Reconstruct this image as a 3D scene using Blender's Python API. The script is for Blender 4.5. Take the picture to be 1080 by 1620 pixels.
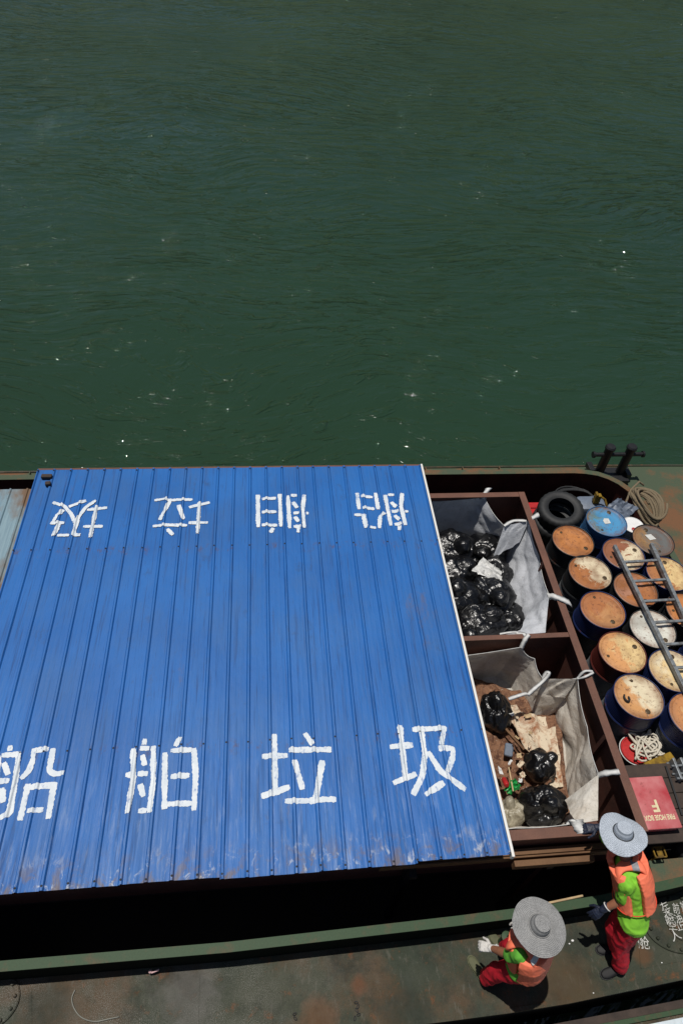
import bpy, bmesh, math, random
import numpy as np
from mathutils import Vector, Matrix, noise
R = math.radians
sc = bpy.context.scene
for o in list(bpy.data.objects): bpy.data.objects.remove(o)

# ------------------------------------------------------------------ camera
CAMZ = 8.1
MR = ((0.994, -0.084, 0.065), (0.019, 0.739, 0.674), (0.104, 0.669, -0.736))
r0 = Vector(MR[0]).normalized()
f0 = Vector(MR[2]); f0 = (f0 - r0 * f0.dot(r0)).normalized()
u0 = r0.cross(f0).normalized()
cam = bpy.data.cameras.new('camera'); camo = bpy.data.objects.new('camera', cam)
sc.collection.objects.link(camo); sc.camera = camo
cam.sensor_fit = 'VERTICAL'; cam.sensor_height = 36; cam.lens = 24.0
cam.clip_end = 3000
m = Matrix((r0, u0, -f0)).transposed().to_4x4(); m.translation = (0, 0, CAMZ)
camo.matrix_world = m
# ------------------------------------------------------------------ light
SUN = Vector((-0.152, 0.135, 1)).normalized()
w = bpy.data.worlds.new('World'); sc.world = w; w.use_nodes = True
nt = w.node_tree; bg = nt.nodes['Background']
sky = nt.nodes.new('ShaderNodeTexSky'); sky.sky_type = 'NISHITA'; sky.sun_disc = False
sky.sun_elevation = math.asin(SUN.z); sky.sun_rotation = math.atan2(SUN.x, SUN.y)
nt.links.new(sky.outputs[0], bg.inputs[0]); bg.inputs[1].default_value = 0.06
sl = bpy.data.lights.new('sun', 'SUN'); sl.energy = 5.0; sl.angle = R(0.55); sl.color = (1, 0.955, 0.89)
so = bpy.data.objects.new('sun', sl); sc.collection.objects.link(so)
so.rotation_euler = SUN.to_track_quat('Z', 'Y').to_euler(); so.location = (0, 0, 30)
sc.view_settings.view_transform = 'Standard'; sc.view_settings.look = 'None'
sc.view_settings.exposure = -0.52; sc.view_settings.gamma = 1; sc.view_settings.use_curve_mapping = False

def bp(px, py, z):
    """point of the scene at height z seen at photo pixel (px,py): used to read real positions off the photo"""
    d = r0 * ((px - 540) / 1080) + u0 * (-(py - 810) / 1080) + f0
    return Vector((0, 0, CAMZ)) + d * ((z - CAMZ) / d.z)

# ------------------------------------------------------------------ materials
def srgb(r, g, b):
    return tuple(((c / 255) / 12.92 if c / 255 <= .04045 else ((c / 255 + .055) / 1.055) ** 2.4) for c in (r, g, b)) + (1,)
class MT:
    def __init__(s, name, rough=.6, metal=0, spec=.5):
        s.m = bpy.data.materials.new(name); s.m.use_nodes = True
        s.t = s.m.node_tree; s.b = s.t.nodes['Principled BSDF']
        s.b.inputs['Roughness'].default_value = rough; s.b.inputs['Metallic'].default_value = metal
        s.b.inputs['Specular IOR Level'].default_value = spec
        s.tc = s.t.nodes.new('ShaderNodeTexCoord')
    def n(s, typ, **k):
        x = s.t.nodes.new(typ)
        for a, b in k.items(): setattr(x, a, b)
        return x
    def l(s, a, b): s.t.links.new(a, b)
    def coords(s, scale=(1, 1, 1), off=(0, 0, 0), rot=(0, 0, 0)):
        mp = s.n('ShaderNodeMapping'); mp.inputs['Scale'].default_value = scale
        mp.inputs['Location'].default_value = off; mp.inputs['Rotation'].default_value = rot
        s.l(s.tc.outputs['Object'], mp.inputs[0]); return mp.outputs[0]
    def noise(s, scale, detail=5, rough=.6, sc3=(1, 1, 1), off=(0, 0, 0), dist=0, rot=(0, 0, 0)):
        x = s.n('ShaderNodeTexNoise'); x.inputs['Scale'].default_value = scale
        x.inputs['Detail'].default_value = detail; x.inputs['Roughness'].default_value = rough
        x.inputs['Distortion'].default_value = dist
        s.l(s.coords(sc3, off, rot), x.inputs['Vector']); return x.outputs[0]
    def ramp(s, fac, lo, hi, a=0, b=1):
        x = s.n('ShaderNodeMapRange'); s.l(fac, x.inputs[0])
        for i, v in enumerate((lo, hi, a, b)): x.inputs[i + 1].default_value = v
        return x.outputs[0]
    def math(s, op, a, b=None):
        x = s.n('ShaderNodeMath', operation=op)
        for i, v in enumerate((a, b)):
            if v is None: continue
            if isinstance(v, (int, float)): x.inputs[i].default_value = v
            else: s.l(v, x.inputs[i])
        return x.outputs[0]
    def mix(s, fac, a, b, mode='MIX'):
        x = s.n('ShaderNodeMix', data_type='RGBA', blend_type=mode)
        for i, v in ((0, fac), (6, a), (7, b)):
            if isinstance(v, (int, float)): x.inputs[i].default_value = v
            elif isinstance(v, tuple): x.inputs[i].default_value = v
            else: s.l(v, x.inputs[i])
        return x.outputs[2]
    def col(s, c):
        if isinstance(c, tuple): s.b.inputs['Base Color'].default_value = c
        else: s.l(c, s.b.inputs['Base Color'])
        return s
    def bump(s, h, strength=.3, dist=.01):
        x = s.n('ShaderNodeBump'); x.inputs['Strength'].default_value = strength
        x.inputs['Distance'].default_value = dist; s.l(h, x.inputs['Height'])
        s.l(x.outputs[0], s.b.inputs['Normal']); return s
    def rough(s, v): s.l(v, s.b.inputs['Roughness']); return s
    def sep(s, src=None):
        x = s.n('ShaderNodeSeparateXYZ'); s.l(src or s.tc.outputs['Object'], x.inputs[0]); return x.outputs

def worn(name, c1, c2, scale=6, lo=.45, hi=.6, rough=.6, metal=0, bump=.15, dark=None, seed=0, fine=60):
    t = MT(name, rough, metal, .18)
    n1 = t.noise(scale, 8, .65, off=(seed, seed * 2.1, 0))
    c = t.mix(t.ramp(n1, lo, hi), c1, c2)
    n2 = t.noise(fine, 4, .7, off=(0, seed, 3))
    c = t.mix(t.ramp(n2, .35, .75, 0, .5), c, dark or tuple(x * .55 for x in c1[:3]) + (1,))
    t.col(c).bump(n2, bump, .004); return t.m
def plain(name, c, rough=.6, metal=0, var=.25, scale=20, bump=.1, spec=.5):
    t = MT(name, rough, metal, spec)
    n = t.noise(scale, 6, .65)
    t.col(t.mix(t.ramp(n, .3, .7), tuple(x * (1 - var) for x in c[:3]) + (1,), tuple(min(1, x * (1 + var * .6)) for x in c[:3]) + (1,)))
    t.bump(n, bump, .01); return t.m

GREEN = (.075, .115, .075, 1); RUST = (.16, .065, .03, 1); REDOX = (.105, .03, .022, 1)
M = {}; DZ0 = .1
def mk():
    # barge deck
    t = MT('deck_paint', .7, 0, .22)
    n1 = t.noise(1.6, 8, .68); n2 = t.noise(5, 8, .7, off=(4, 0, 0)); n3 = t.noise(120, 3, .8); n4 = t.noise(.9, 6, .6, off=(9, 3, 0))
    base = t.mix(t.ramp(n4, .35, .65), (.027, .037, .023, 1), (.052, .056, .037, 1))
    base = t.mix(t.ramp(n1, .46, .60, 0, .8), base, (.082, .052, .028, 1))
    base = t.mix(t.ramp(n2, .58, .68, 0, .85), base, (.15, .062, .026, 1))
    s = t.sep(); left = t.ramp(s[0], 1.1, -.4)
    sp = t.math('MULTIPLY', t.ramp(n3, .5, .62), t.math('MULTIPLY', left, t.ramp(t.noise(2.2, 5, .6, off=(1, 7, 0)), .38, .6)))
    base = t.mix(t.math('MULTIPLY', sp, .85), base, (.22, .21, .19, 1))
    base = t.mix(t.ramp(t.noise(150, 3, .6), .66, .74, 0, .8), base, (.30, .28, .24, 1))
    base = t.mix(t.ramp(t.noise(75, 5, .7, off=(3, 0, 0)), .56, .68, 0, .7), base, (.012, .013, .010, 1))
    base = t.mix(t.ramp(t.noise(7, 8, .75, (3, .8, 1), off=(1, 0, 0)), .57, .63, 0, .5), base, (.105, .10, .08, 1))
    base = t.mix(t.ramp(t.noise(2.3, 9, .75, off=(2, 2, 2)), .50, .66, 0, .75), base, (.016, .019, .014, 1))
    for (px, py, rad, cc) in ((567, 1558, .10, (.14, .055, .025, 1)), (505, 1614, .22, (.13, .06, .025, 1)), (640, 1600, .3, (.016, .022, .014, 1)), (900, 1560, .35, (.085, .05, .022, 1)), (1015, 1512, .12, (.13, .055, .02, 1)), (300, 1575, .35, (.10, .095, .085, 1)), (70, 1600, .3, (.018, .024, .016, 1))):
        q = bp(px, py, DZ0); vd = t.n('ShaderNodeVectorMath', operation='DISTANCE'); t.l(t.tc.outputs['Object'], vd.inputs[0]); vd.inputs[1].default_value = (q.x, q.y - 4.4, 1.4)
        base = t.mix(t.math('MULTIPLY', t.ramp(t.math('ADD', vd.outputs['Value'], t.math('MULTIPLY', t.math('SUBTRACT', n2, .5), rad * 1.6)), rad, rad * .45), .55), base, cc)
    t.col(base).bump(t.math('ADD', t.math('MULTIPLY', n3, .3), n1), .35, .01); t.rough(t.ramp(n2, .3, .7, .55, .8)); M['deck'] = t.m
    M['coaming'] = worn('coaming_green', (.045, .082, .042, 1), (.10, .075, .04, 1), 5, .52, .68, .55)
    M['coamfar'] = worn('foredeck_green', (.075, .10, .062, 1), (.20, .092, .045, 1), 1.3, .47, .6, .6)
    M['redin'] = worn('oxide_red_wall', REDOX, (.05, .018, .014, 1), 4, .4, .7, .65)
    M['hull'] = plain('hull_black', (.01, .011, .011, 1), .5)
    M['coamshade'] = plain('coaming_shade_paint', (.008, .011, .008, 1), .9, spec=.05)  # near-black colour that holds the shade of the near coaming face
    M['floor'] = plain('hold_floor', (.012, .011, .01, 1), .8)
    M['black'] = plain('black_paint', (.012, .012, .013, 1), .45, bump=.3)
    M['crate'] = worn('container_red', (.115, .043, .032, 1), (.055, .026, .022, 1), 5, .4, .7, .5, bump=.25, dark=(.16, .10, .08, 1), fine=45)
    M['rim'] = worn('container_rim', (.17, .08, .055, 1), (.1, .05, .038, 1), 3, .35, .7, .5, bump=.15, dark=(.21, .12, .09, 1), fine=70)
    M['beam'] = worn('beam_brown', (.20, .11, .055, 1), (.12, .06, .032, 1), 3, .35, .7, .6, fine=50)
    M['wood'] = worn('dark_wood', (.075, .055, .045, 1), (.04, .032, .028, 1), 6, .35, .7, .75, fine=70)
    M['palewood'] = plain('pale_wood', (.5, .36, .2, 1), .7)
    M['rubber'] = plain('tyre_rubber', (.022, .023, .024, 1), .6, bump=.2, spec=.35)
    M['rope'] = plain('manila_rope', (.20, .155, .095, 1), .9, scale=90, bump=.8)
    M['chalk'] = worn('chalk_paint', (.62, .62, .58, 1), (.12, .13, .1, 1), 30, .5, .62, .7); M['whiterope'] = plain('white_rope', (.62, .57, .47, 1), .9, scale=60, bump=.5)
    M['steel'] = worn('ladder_steel', (.26, .285, .30, 1), (.10, .095, .09, 1), 14, .45, .66, .42, .25)
    M['strap'] = plain('white_webbing', (.66, .66, .64, 1), .8)
    M['skin'] = plain('skin_brown', (.30, .125, .068, 1), .5, var=.12)
    M['hair'] = plain('black_hair', (.01, .009, .008, 1), .5)
    M['navyglove'] = plain('navy_glove', (.012, .018, .04, 1), .55, var=.4)
    M['whiteglove'] = plain('white_glove', (.66, .64, .6, 1), .85, var=.25, scale=60)
    M['lime'] = plain('lime_cotton', (.22, .56, .035, 1), .85, var=.14, scale=9)
    M['green_cotton'] = plain('green_cotton', (.12, .42, .04, 1), .85, var=.2, scale=9)
    M['trousers'] = plain('red_trousers', (.55, .014, .030, 1), .75, var=.2, scale=12, spec=.3)
    M['vest'] = plain('orange_vest', (.95, .215, .115, 1), .6, var=.06, scale=14, bump=.15, spec=.25)
    M['vesttrim'] = plain('vest_trim', (.7, .07, .03, 1), .7)
    M['reflect'] = plain('grey_reflector', (.28, .29, .31, 1), .35)
    M['shoe'] = plain('black_shoe', (.012, .012, .013, 1), .6, spec=.25)
    M['sandal'] = plain('khaki_canvas', (.10, .105, .055, 1), .8)
    M['white'] = plain('white_paint', (.78, .78, .76, 1), .5, var=.08)
    M['paleblue'] = plain('pale_boat_paint', (.6, .68, .72, 1), .5, var=.1)
    M['redplastic'] = plain('red_plastic', (.45, .02, .02, 1), .4)
    M['greyplastic'] = plain('grey_plastic', (.14, .17, .22, 1), .5)
    M['yellow'] = worn('yellow_rust', (.33, .2, .02, 1), (.06, .035, .015, 1), 8, .4, .6)
    M['bluecloth'] = plain('blue_cloth', (.05, .10, .25, 1), .85)
    M['pinkcloth'] = plain('pink_cloth', (.62, .4, .4, 1), .85, var=.3)
    M['greenplastic'] = plain('green_plastic', (.02, .32, .07, 1), .35)
    M['cable'] = plain('grey_cable', (.2, .2, .17, 1), .6)
    # fire box
    t = MT('fire_red', .42); n = t.noise(3.5, 7, .65); n2 = t.noise(14, 7, .7, off=(3, 0, 0))
    c = t.mix(t.ramp(n, .35, .68), (.42, .045, .055, 1), (.56, .19, .19, 1))
    c = t.mix(t.ramp(n2, .6, .68, 0, .7), c, (.22, .05, .04, 1))
    c = t.mix(t.ramp(n2, .30, .25, 0, .8), c, (.7, .6, .58, 1))
    t.col(c).bump(n2, .1, .004); M['fire'] = t.m
    M['cream'] = plain('cream_paint', (.72, .62, .38, 1), .6)
    # black plastic bag
    t = MT('black_bin_plastic', .30, 0, .6); t.col((.0035, .0035, .004, 1))
    n = t.noise(9, 2, .4, (1, 1, .5), dist=1.2); n2 = t.noise(20, 1, .4, (1, 1, .5), dist=1.2, off=(4, 1, 2))
    rd = lambda q: t.math('ABSOLUTE', t.math('SUBTRACT', q, .5))
    t.bump(t.math('ADD', rd(n), t.math('MULTIPLY', rd(n2), .45)), 1.0, .015); t.b.inputs['IOR'].default_value = 1.55; M['bin'] = t.m
    # bulk bag woven plastic
    def woven(name, c1, c2, tr):
        t = MT(name, .5, 0, .3); n = t.noise(2.6, 7, .7, dist=1.2); n2 = t.noise(30, 4, .6, dist=1)
        ws = t.noise(150, 1, .5, (1, 1, .05))
        c = t.mix(t.ramp(n, .3, .66), c1, c2); c = t.mix(t.ramp(n2, .58, .72, 0, .5), c, (.20, .17, .13, 1)); t.col(c)
        t.bump(t.math('ADD', n2, t.math('MULTIPLY', ws, .15)), .6, .012)
        tb = t.n('ShaderNodeBsdfTranslucent'); t.l(c, tb.inputs[0]); ms = t.n('ShaderNodeMixShader'); ms.inputs[0].default_value = tr
        t.l(t.b.outputs[0], ms.inputs[1]); t.l(tb.outputs[0], ms.inputs[2])
        t.l(ms.outputs[0], t.t.nodes['Material Output'].inputs[0]); return t.m
    M['bulk1'] = woven('woven_grey_plastic', (.70, .72, .76, 1), (.46, .48, .51, 1), .12)
    M['bulk2'] = woven('woven_dirty_plastic', (.80, .77, .70, 1), (.56, .50, .42, 1), .12)
    t = MT('clear_bag_plastic', .25, 0, .5); n = t.noise(9, 6, .65, dist=1.5)
    t.col(t.mix(t.ramp(n, .35, .65), (.42, .38, .28, 1), (.18, .15, .10, 1))).bump(n, .8, .02); M['clearbag'] = t.m
    # trash board
    t = MT('stained_board', .8); n = t.noise(4.5, 8, .7, dist=.8); n2 = t.noise(22, 6, .7)
    c = t.mix(t.ramp(n, .47, .6), (.62, .52, .38, 1), (.30, .12, .05, 1)); c = t.mix(t.ramp(n2, .6, .66), c, (.12, .05, .03, 1))
    t.col(c).bump(n2, .5, .01); M['board'] = t.m
    t = MT('rotting_litter', .85); n = t.noise(14, 8, .75, dist=.8); n2 = t.noise(40, 5, .7)
    c = t.mix(t.ramp(n, .4, .55), (.09, .035, .018, 1), (.26, .13, .07, 1)); c = t.mix(t.ramp(n2, .62, .7), c, (.6, .5, .4, 1))
    t.col(c).bump(n, 1, .03); M['litter'] = t.m
mk()

# ------------------------------------------------------------------ helpers
C = sc.collection
def mesh(name, vs, fs, mat=None, parent=None, smooth=False):
    me = bpy.data.meshes.new(name); me.from_pydata([tuple(v) for v in vs], [], fs); me.update()
    o = bpy.data.objects.new(name, me); C.objects.link(o)
    for x in (mat if isinstance(mat, (list, tuple)) else [mat]):
        if x: me.materials.append(x)
    if smooth: me.polygons.foreach_set('use_smooth', [True] * len(me.polygons))
    if parent: o.parent = parent
    return o
def tag(o, label=None, cat=None, group=None, kind=None):
    if label: o['label'] = label
    if cat: o['category'] = cat
    if group: o['group'] = group
    if kind: o['kind'] = kind
    return o
def empty(name, loc, label, cat, group=None, rz=0):
    o = bpy.data.objects.new(name, None); C.objects.link(o); o.location = loc; o.rotation_euler = (0, 0, rz)
    o.empty_display_size = .1
    return tag(o, label, cat, group)
class G:
    """geometry collector"""
    def __init__(s): s.v = []; s.f = []
    def add(s, vs, fs):
        b = len(s.v); s.v += [Vector(v) for v in vs]; s.f += [tuple(i + b for i in f) for f in fs]; return s
    def box(s, a, b, bev=0):
        (x0, y0, z0), (x1, y1, z1) = a, b
        if bev <= 0:
            return s.add([(x0, y0, z0), (x1, y0, z0), (x1, y1, z0), (x0, y1, z0), (x0, y0, z1), (x1, y0, z1), (x1, y1, z1), (x0, y1, z1)],
                         [(0, 3, 2, 1), (4, 5, 6, 7), (0, 1, 5, 4), (1, 2, 6, 5), (2, 3, 7, 6), (3, 0, 4, 7)])
        bm = bmesh.new(); bmesh.ops.create_cube(bm, size=1)
        for v in bm.verts: v.co = Vector(((x0 + x1) / 2 + v.co.x * (x1 - x0), (y0 + y1) / 2 + v.co.y * (y1 - y0), (z0 + z1) / 2 + v.co.z * (z1 - z0)))
        bmesh.ops.bevel(bm, geom=bm.edges[:], offset=bev, segments=2, affect='EDGES', profile=.5)
        bm.verts.index_update(); s.add([v.co.copy() for v in bm.verts], [tuple(v.index for v in f.verts) for f in bm.faces]); bm.free(); return s
    def xf(s, mat): s.v = [mat @ v for v in s.v]; return s
    def bar(s, p, q, wd, ht, up=Vector((0, 0, 1)), bev=0):
        p = Vector(p); q = Vector(q); d = (q - p); L = d.length; d.normalize(); sd = d.cross(up).normalized(); u = sd.cross(d)
        g = G().box((0, -wd / 2, -ht / 2), (L, wd / 2, ht / 2), bev)
        mt = Matrix((d, -sd, u)).transposed().to_4x4(); mt.translation = p; g.xf(mt); return s.add(g.v, g.f)
    def tube(s, pts, r, n=8, closed=False, cap=True):
        pts = [Vector(p) for p in pts]; N = len(pts); rr = r if isinstance(r, (list, tuple)) else [r] * N
        up = None; rings = []
        for i, p in enumerate(pts):
            a = pts[(i - 1) % N] if closed or i > 0 else p; b = pts[(i + 1) % N] if closed or i < N - 1 else p
            d = (b - a); d = d.normalized() if d.length > 1e-9 else Vector((0, 0, 1))
            if up is None: up = d.orthogonal().normalized()
            up = (up - d * up.dot(d)); up = up.normalized() if up.length > 1e-6 else d.orthogonal().normalized()
            sd = d.cross(up)
            rings.append([p + (up * math.cos(t) + sd * math.sin(t)) * rr[i] for t in [2 * math.pi * k / n for k in range(n)]])
        vs = [v for rg in rings for v in rg]; fs = []
        for i in range(N if closed else N - 1):
            j = (i + 1) % N
            for k in range(n): fs.append((i * n + k, i * n + (k + 1) % n, j * n + (k + 1) % n, j * n + k))
        if cap and not closed: fs += [tuple(range(n))[::-1], tuple((N - 1) * n + k for k in range(n))]
        return s.add(vs, fs)
    def lathe(s, prof, n=48, ctr=(0, 0, 0), cap0=True, cap1=True):
        vs = []; fs = []; c = Vector(ctr)
        for (r, z) in prof:
            for k in range(n): t = 2 * math.pi * k / n; vs.append(c + Vector((r * math.cos(t), r * math.sin(t), z)))
        for i in range(len(prof) - 1):
            for k in range(n): fs.append((i * n + k, i * n + (k + 1) % n, (i + 1) * n + (k + 1) % n, (i + 1) * n + k))
        if cap0: fs.append(tuple(range(n))[::-1])
        if cap1: fs.append(tuple((len(prof) - 1) * n + k for k in range(n)))
        return s.add(vs, fs)
    def sphere(s, c, r, n=12, m_=8, sc3=(1, 1, 1), rot=None):
        vs = []; fs = []
        for i in range(1, m_):
            a = math.pi * i / m_
            for k in range(n): t = 2 * math.pi * k / n; vs.append(Vector((math.sin(a) * math.cos(t) * r * sc3[0], math.sin(a) * math.sin(t) * r * sc3[1], math.cos(a) * r * sc3[2])))
        vs.append(Vector((0, 0, r * sc3[2]))); vs.append(Vector((0, 0, -r * sc3[2]))); T = len(vs) - 2; B = len(vs) - 1
        for i in range(m_ - 2):
            for k in range(n): fs.append((i * n + k, (i + 1) * n + k, (i + 1) * n + (k + 1) % n, i * n + (k + 1) % n))
        for k in range(n): fs.append((T, k, (k + 1) % n)); fs.append((B, (m_ - 2) * n + (k + 1) % n, (m_ - 2) * n + k))
        if rot: vs = [rot @ v for v in vs]
        return s.add([v + Vector(c) for v in vs], fs)
    def poly(s, pts, z0, z1):
        n = len(pts); vs = [(p[0], p[1], z0) for p in pts] + [(p[0], p[1], z1) for p in pts]
        return s.add(vs, [tuple(range(n))[::-1], tuple(range(n, 2 * n))] + [(i, (i + 1) % n, n + (i + 1) % n, n + i) for i in range(n)])
    def build(s, name, mat, parent=None, smooth=False, origin=None):
        if parent is not None:
            mw = Matrix.Translation(parent.location) @ parent.rotation_euler.to_matrix().to_4x4() if parent.type == 'EMPTY' and parent.parent is None else None
        return mesh(name, s.v, s.f, mat, parent, smooth)
def autosmooth(o, ang=40):
    me = o.data; bm = bmesh.new(); bm.from_mesh(me)
    for e in bm.edges:
        if len(e.link_faces) == 2 and e.calc_face_angle(0) > R(ang): e.smooth = False
    for f in bm.faces: f.smooth = True
    bm.to_mesh(me); bm.free(); return o
def topart(name, g, mat, label, cat, group=None, smooth=False, kind=None):
    """a thing that is one mesh, its origin moved to its own base"""
    xs = [v.x for v in g.v]; ys = [v.y for v in g.v]; zs = [v.z for v in g.v]
    c = Vector(((min(xs) + max(xs)) / 2, (min(ys) + max(ys)) / 2, min(zs)))
    g.v = [v - c for v in g.v]
    o = g.build(name, mat, None, smooth); o.location = c
    return tag(o, label, cat, group, kind)
def local(g, root): g.v = [v - Vector(root.location) for v in g.v]; return g

# ================================================================== SETTING
def water():
    t = MT('river_water', .03, 0, .5); t.b.inputs['IOR'].default_value = 1.55
    big = t.noise(.055, 4, .55, off=(3, 8, 0))
    c = t.mix(t.ramp(big, .35, .7), (.0160, .0405, .0185, 1), (.0190, .0475, .0230, 1))
    t.col(c)
    # swell, wavelets and thin steep ripple faces; the current bends their crests from patch to patch
    wv = t.n('ShaderNodeTexNoise'); wv.inputs['Scale'].default_value = .07; wv.inputs['Detail'].default_value = 2; t.l(t.tc.outputs['Object'], wv.inputs['Vector'])
    sw = t.n('ShaderNodeVectorMath', operation='MULTIPLY_ADD'); t.l(wv.outputs[1], sw.inputs[0]); sw.inputs[1].default_value = (7, 9, 0); t.l(t.tc.outputs['Object'], sw.inputs[2])
    def wn(scale, det, ro, sc3, off, dist, rot):
        mp = t.n('ShaderNodeMapping'); mp.inputs['Scale'].default_value = sc3; mp.inputs['Location'].default_value = off; mp.inputs['Rotation'].default_value = (0, 0, R(rot))
        t.l(sw.outputs[0], mp.inputs[0]); x = t.n('ShaderNodeTexNoise'); x.inputs['Scale'].default_value = scale; x.inputs['Detail'].default_value = det
        x.inputs['Roughness'].default_value = ro; x.inputs['Distortion'].default_value = dist; t.l(mp.outputs[0], x.inputs['Vector']); return x.outputs[0]
    a = wn(.55, 2, .45, (.5, 1.3, 1), (0, 0, 0), .4, 6)
    b = wn(1.7, 3, .5, (.5, 1.35, 1), (5, 1, 0), .6, -10)
    e = wn(2.3, 3, .55, (.42, 1.5, 1), (2, 7, 0), .7, 12)
    d = wn(7, 2, .5, (.6, 1.2, 1), (1, 5, 0), .6, 0)
    slit = t.ramp(e, .57, .66); slit2 = t.ramp(wn(4.5, 2, .5, (.42, 1.5, 1), (9, 3, 0), .6, 10), .58, .65)
    patch = t.ramp(t.noise(.10, 4, .6, (.7, 1.3, 1), off=(2, 2, 0), dist=1), .36, .60, .25, 1.3)
    h = t.math('ADD', t.math('MULTIPLY', a, .24), t.math('ADD', t.math('MULTIPLY', b, .17), t.math('MULTIPLY', d, .024)))
    h = t.math('ADD', h, t.math('MULTIPLY', t.math('ADD', slit, t.math('MULTIPLY', slit2, .45)), t.math('MULTIPLY', patch, .105)))
    h = t.math('MULTIPLY', h, t.math('MULTIPLY', t.ramp(patch, .25, 1.3, .7, 1.1), t.ramp(t.sep()[1], 9, 34, .66, 1.3)))
    t.bump(h, 1.0, .5)
    t.b.inputs['Specular IOR Level'].default_value = .5
    o = mesh('water', [(-900, -300, 0), (900, -300, 0), (900, 1500, 0), (-900, 1500, 0)], [(0, 1, 2, 3)], t.m)
    o.location = (0, 0, -1.5); tag(o, 'dark green rippled river water', None, None, 'structure')
    # far wooded bank, only ever seen mirrored in the water
    t = MT('bank_wood', .9); n = t.noise(.05, 8, .7); t.col(t.mix(t.ramp(n, .35, .65), (.015, .03, .01, 1), (.05, .075, .025, 1)))
    vs = []; fs = []; nx = 90; ny = 14
    for j in range(ny):
        for i in range(nx):
            x = -700 + 1400 * i / (nx - 1); y = 150 + 330 * j / (ny - 1)
            u = j / (ny - 1); hh = (62 + 30 * noise.noise(Vector((x * .006, 1, 0)))) * min(1, u * 2.2) ** .7
            hh *= .55 + .45 * max(0, min(1, (x + 120) / 160))
            hh += 5 * noise.noise(Vector((x * .04, y * .04, 2)))
            vs.append((x, y, hh - 3))
    for j in range(ny - 1):
        for i in range(nx - 1): a_ = j * nx + i; fs.append((a_, a_ + 1, a_ + nx + 1, a_ + nx))
    o = mesh('hill', vs, fs, t.m, None, True); tag(o, 'wooded far bank of the river', None, None, 'structure')
water()

# ================================================================== BARGE
DZ = .1
PAIRS = [((-12, 7.74), (-12, 8.25)), ((0, 7.75), (0, 8.27)), ((5.0, 7.73), (5.1, 8.25)), ((5.2, 7.71), (5.45, 8.25)), ((5.40, 7.66), (5.9, 8.25)),
         ((5.56, 7.57), (7, 8.24)), ((5.70, 7.44), (9, 8.2)), ((5.82, 7.25), (12, 8.0)), ((5.89, 6.95), (12, 7.6)), ((5.93, 6.55), (12, 6.8)), ((5.955, 6.2), (12, 6.2)), ((5.975, 5.6), (12, 5.6)),
         ((5.97, 3.0), (12, 3.2)), ((5.88, 2.45), (12, 2.4)), ((5.65, 2.1), (9, 1.6)), ((5.2, 1.85), (6.0, 1.1)), ((4.6, 1.70), (4.8, .93)), ((4.22, 1.622), (4.05, .849)),
         ((3.28, 1.51), (2.82, .745)), ((2.41, 1.455), (2.2, .715)), ((1.75, 1.43), (1.55, .698)), ((-.47, 1.37), (-.5, .66)), ((-2.53, 1.37), (-2.6, .62)), ((-12, 1.40), (-12, .6))]
def ribbon(pts, hw, z0, z1, g=None):
    g = g or G(); L = []; Rr = []
    for i, p in enumerate(pts):
        a = Vector(pts[max(0, i - 1)]); b = Vector(pts[min(len(pts) - 1, i + 1)]); d = (b - a).normalized(); nrm = Vector((-d.y, d.x))
        p = Vector(p); L.append(p + nrm * hw); Rr.append(p - nrm * hw)
    n = len(pts); vs = [(v.x, v.y, z) for z in (z0, z1) for v in L + Rr]; fs = []
    for i in range(n - 1):
        fs += [(2 * n + i, 2 * n + i + 1, 3 * n + i + 1, 3 * n + i), (i, n + i, n + i + 1, i + 1), (i, i + 1, 2 * n + i + 1, 2 * n + i), (n + i, 3 * n + i, 3 * n + i + 1, n + i + 1)]
    return g.add(vs, fs)
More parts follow.
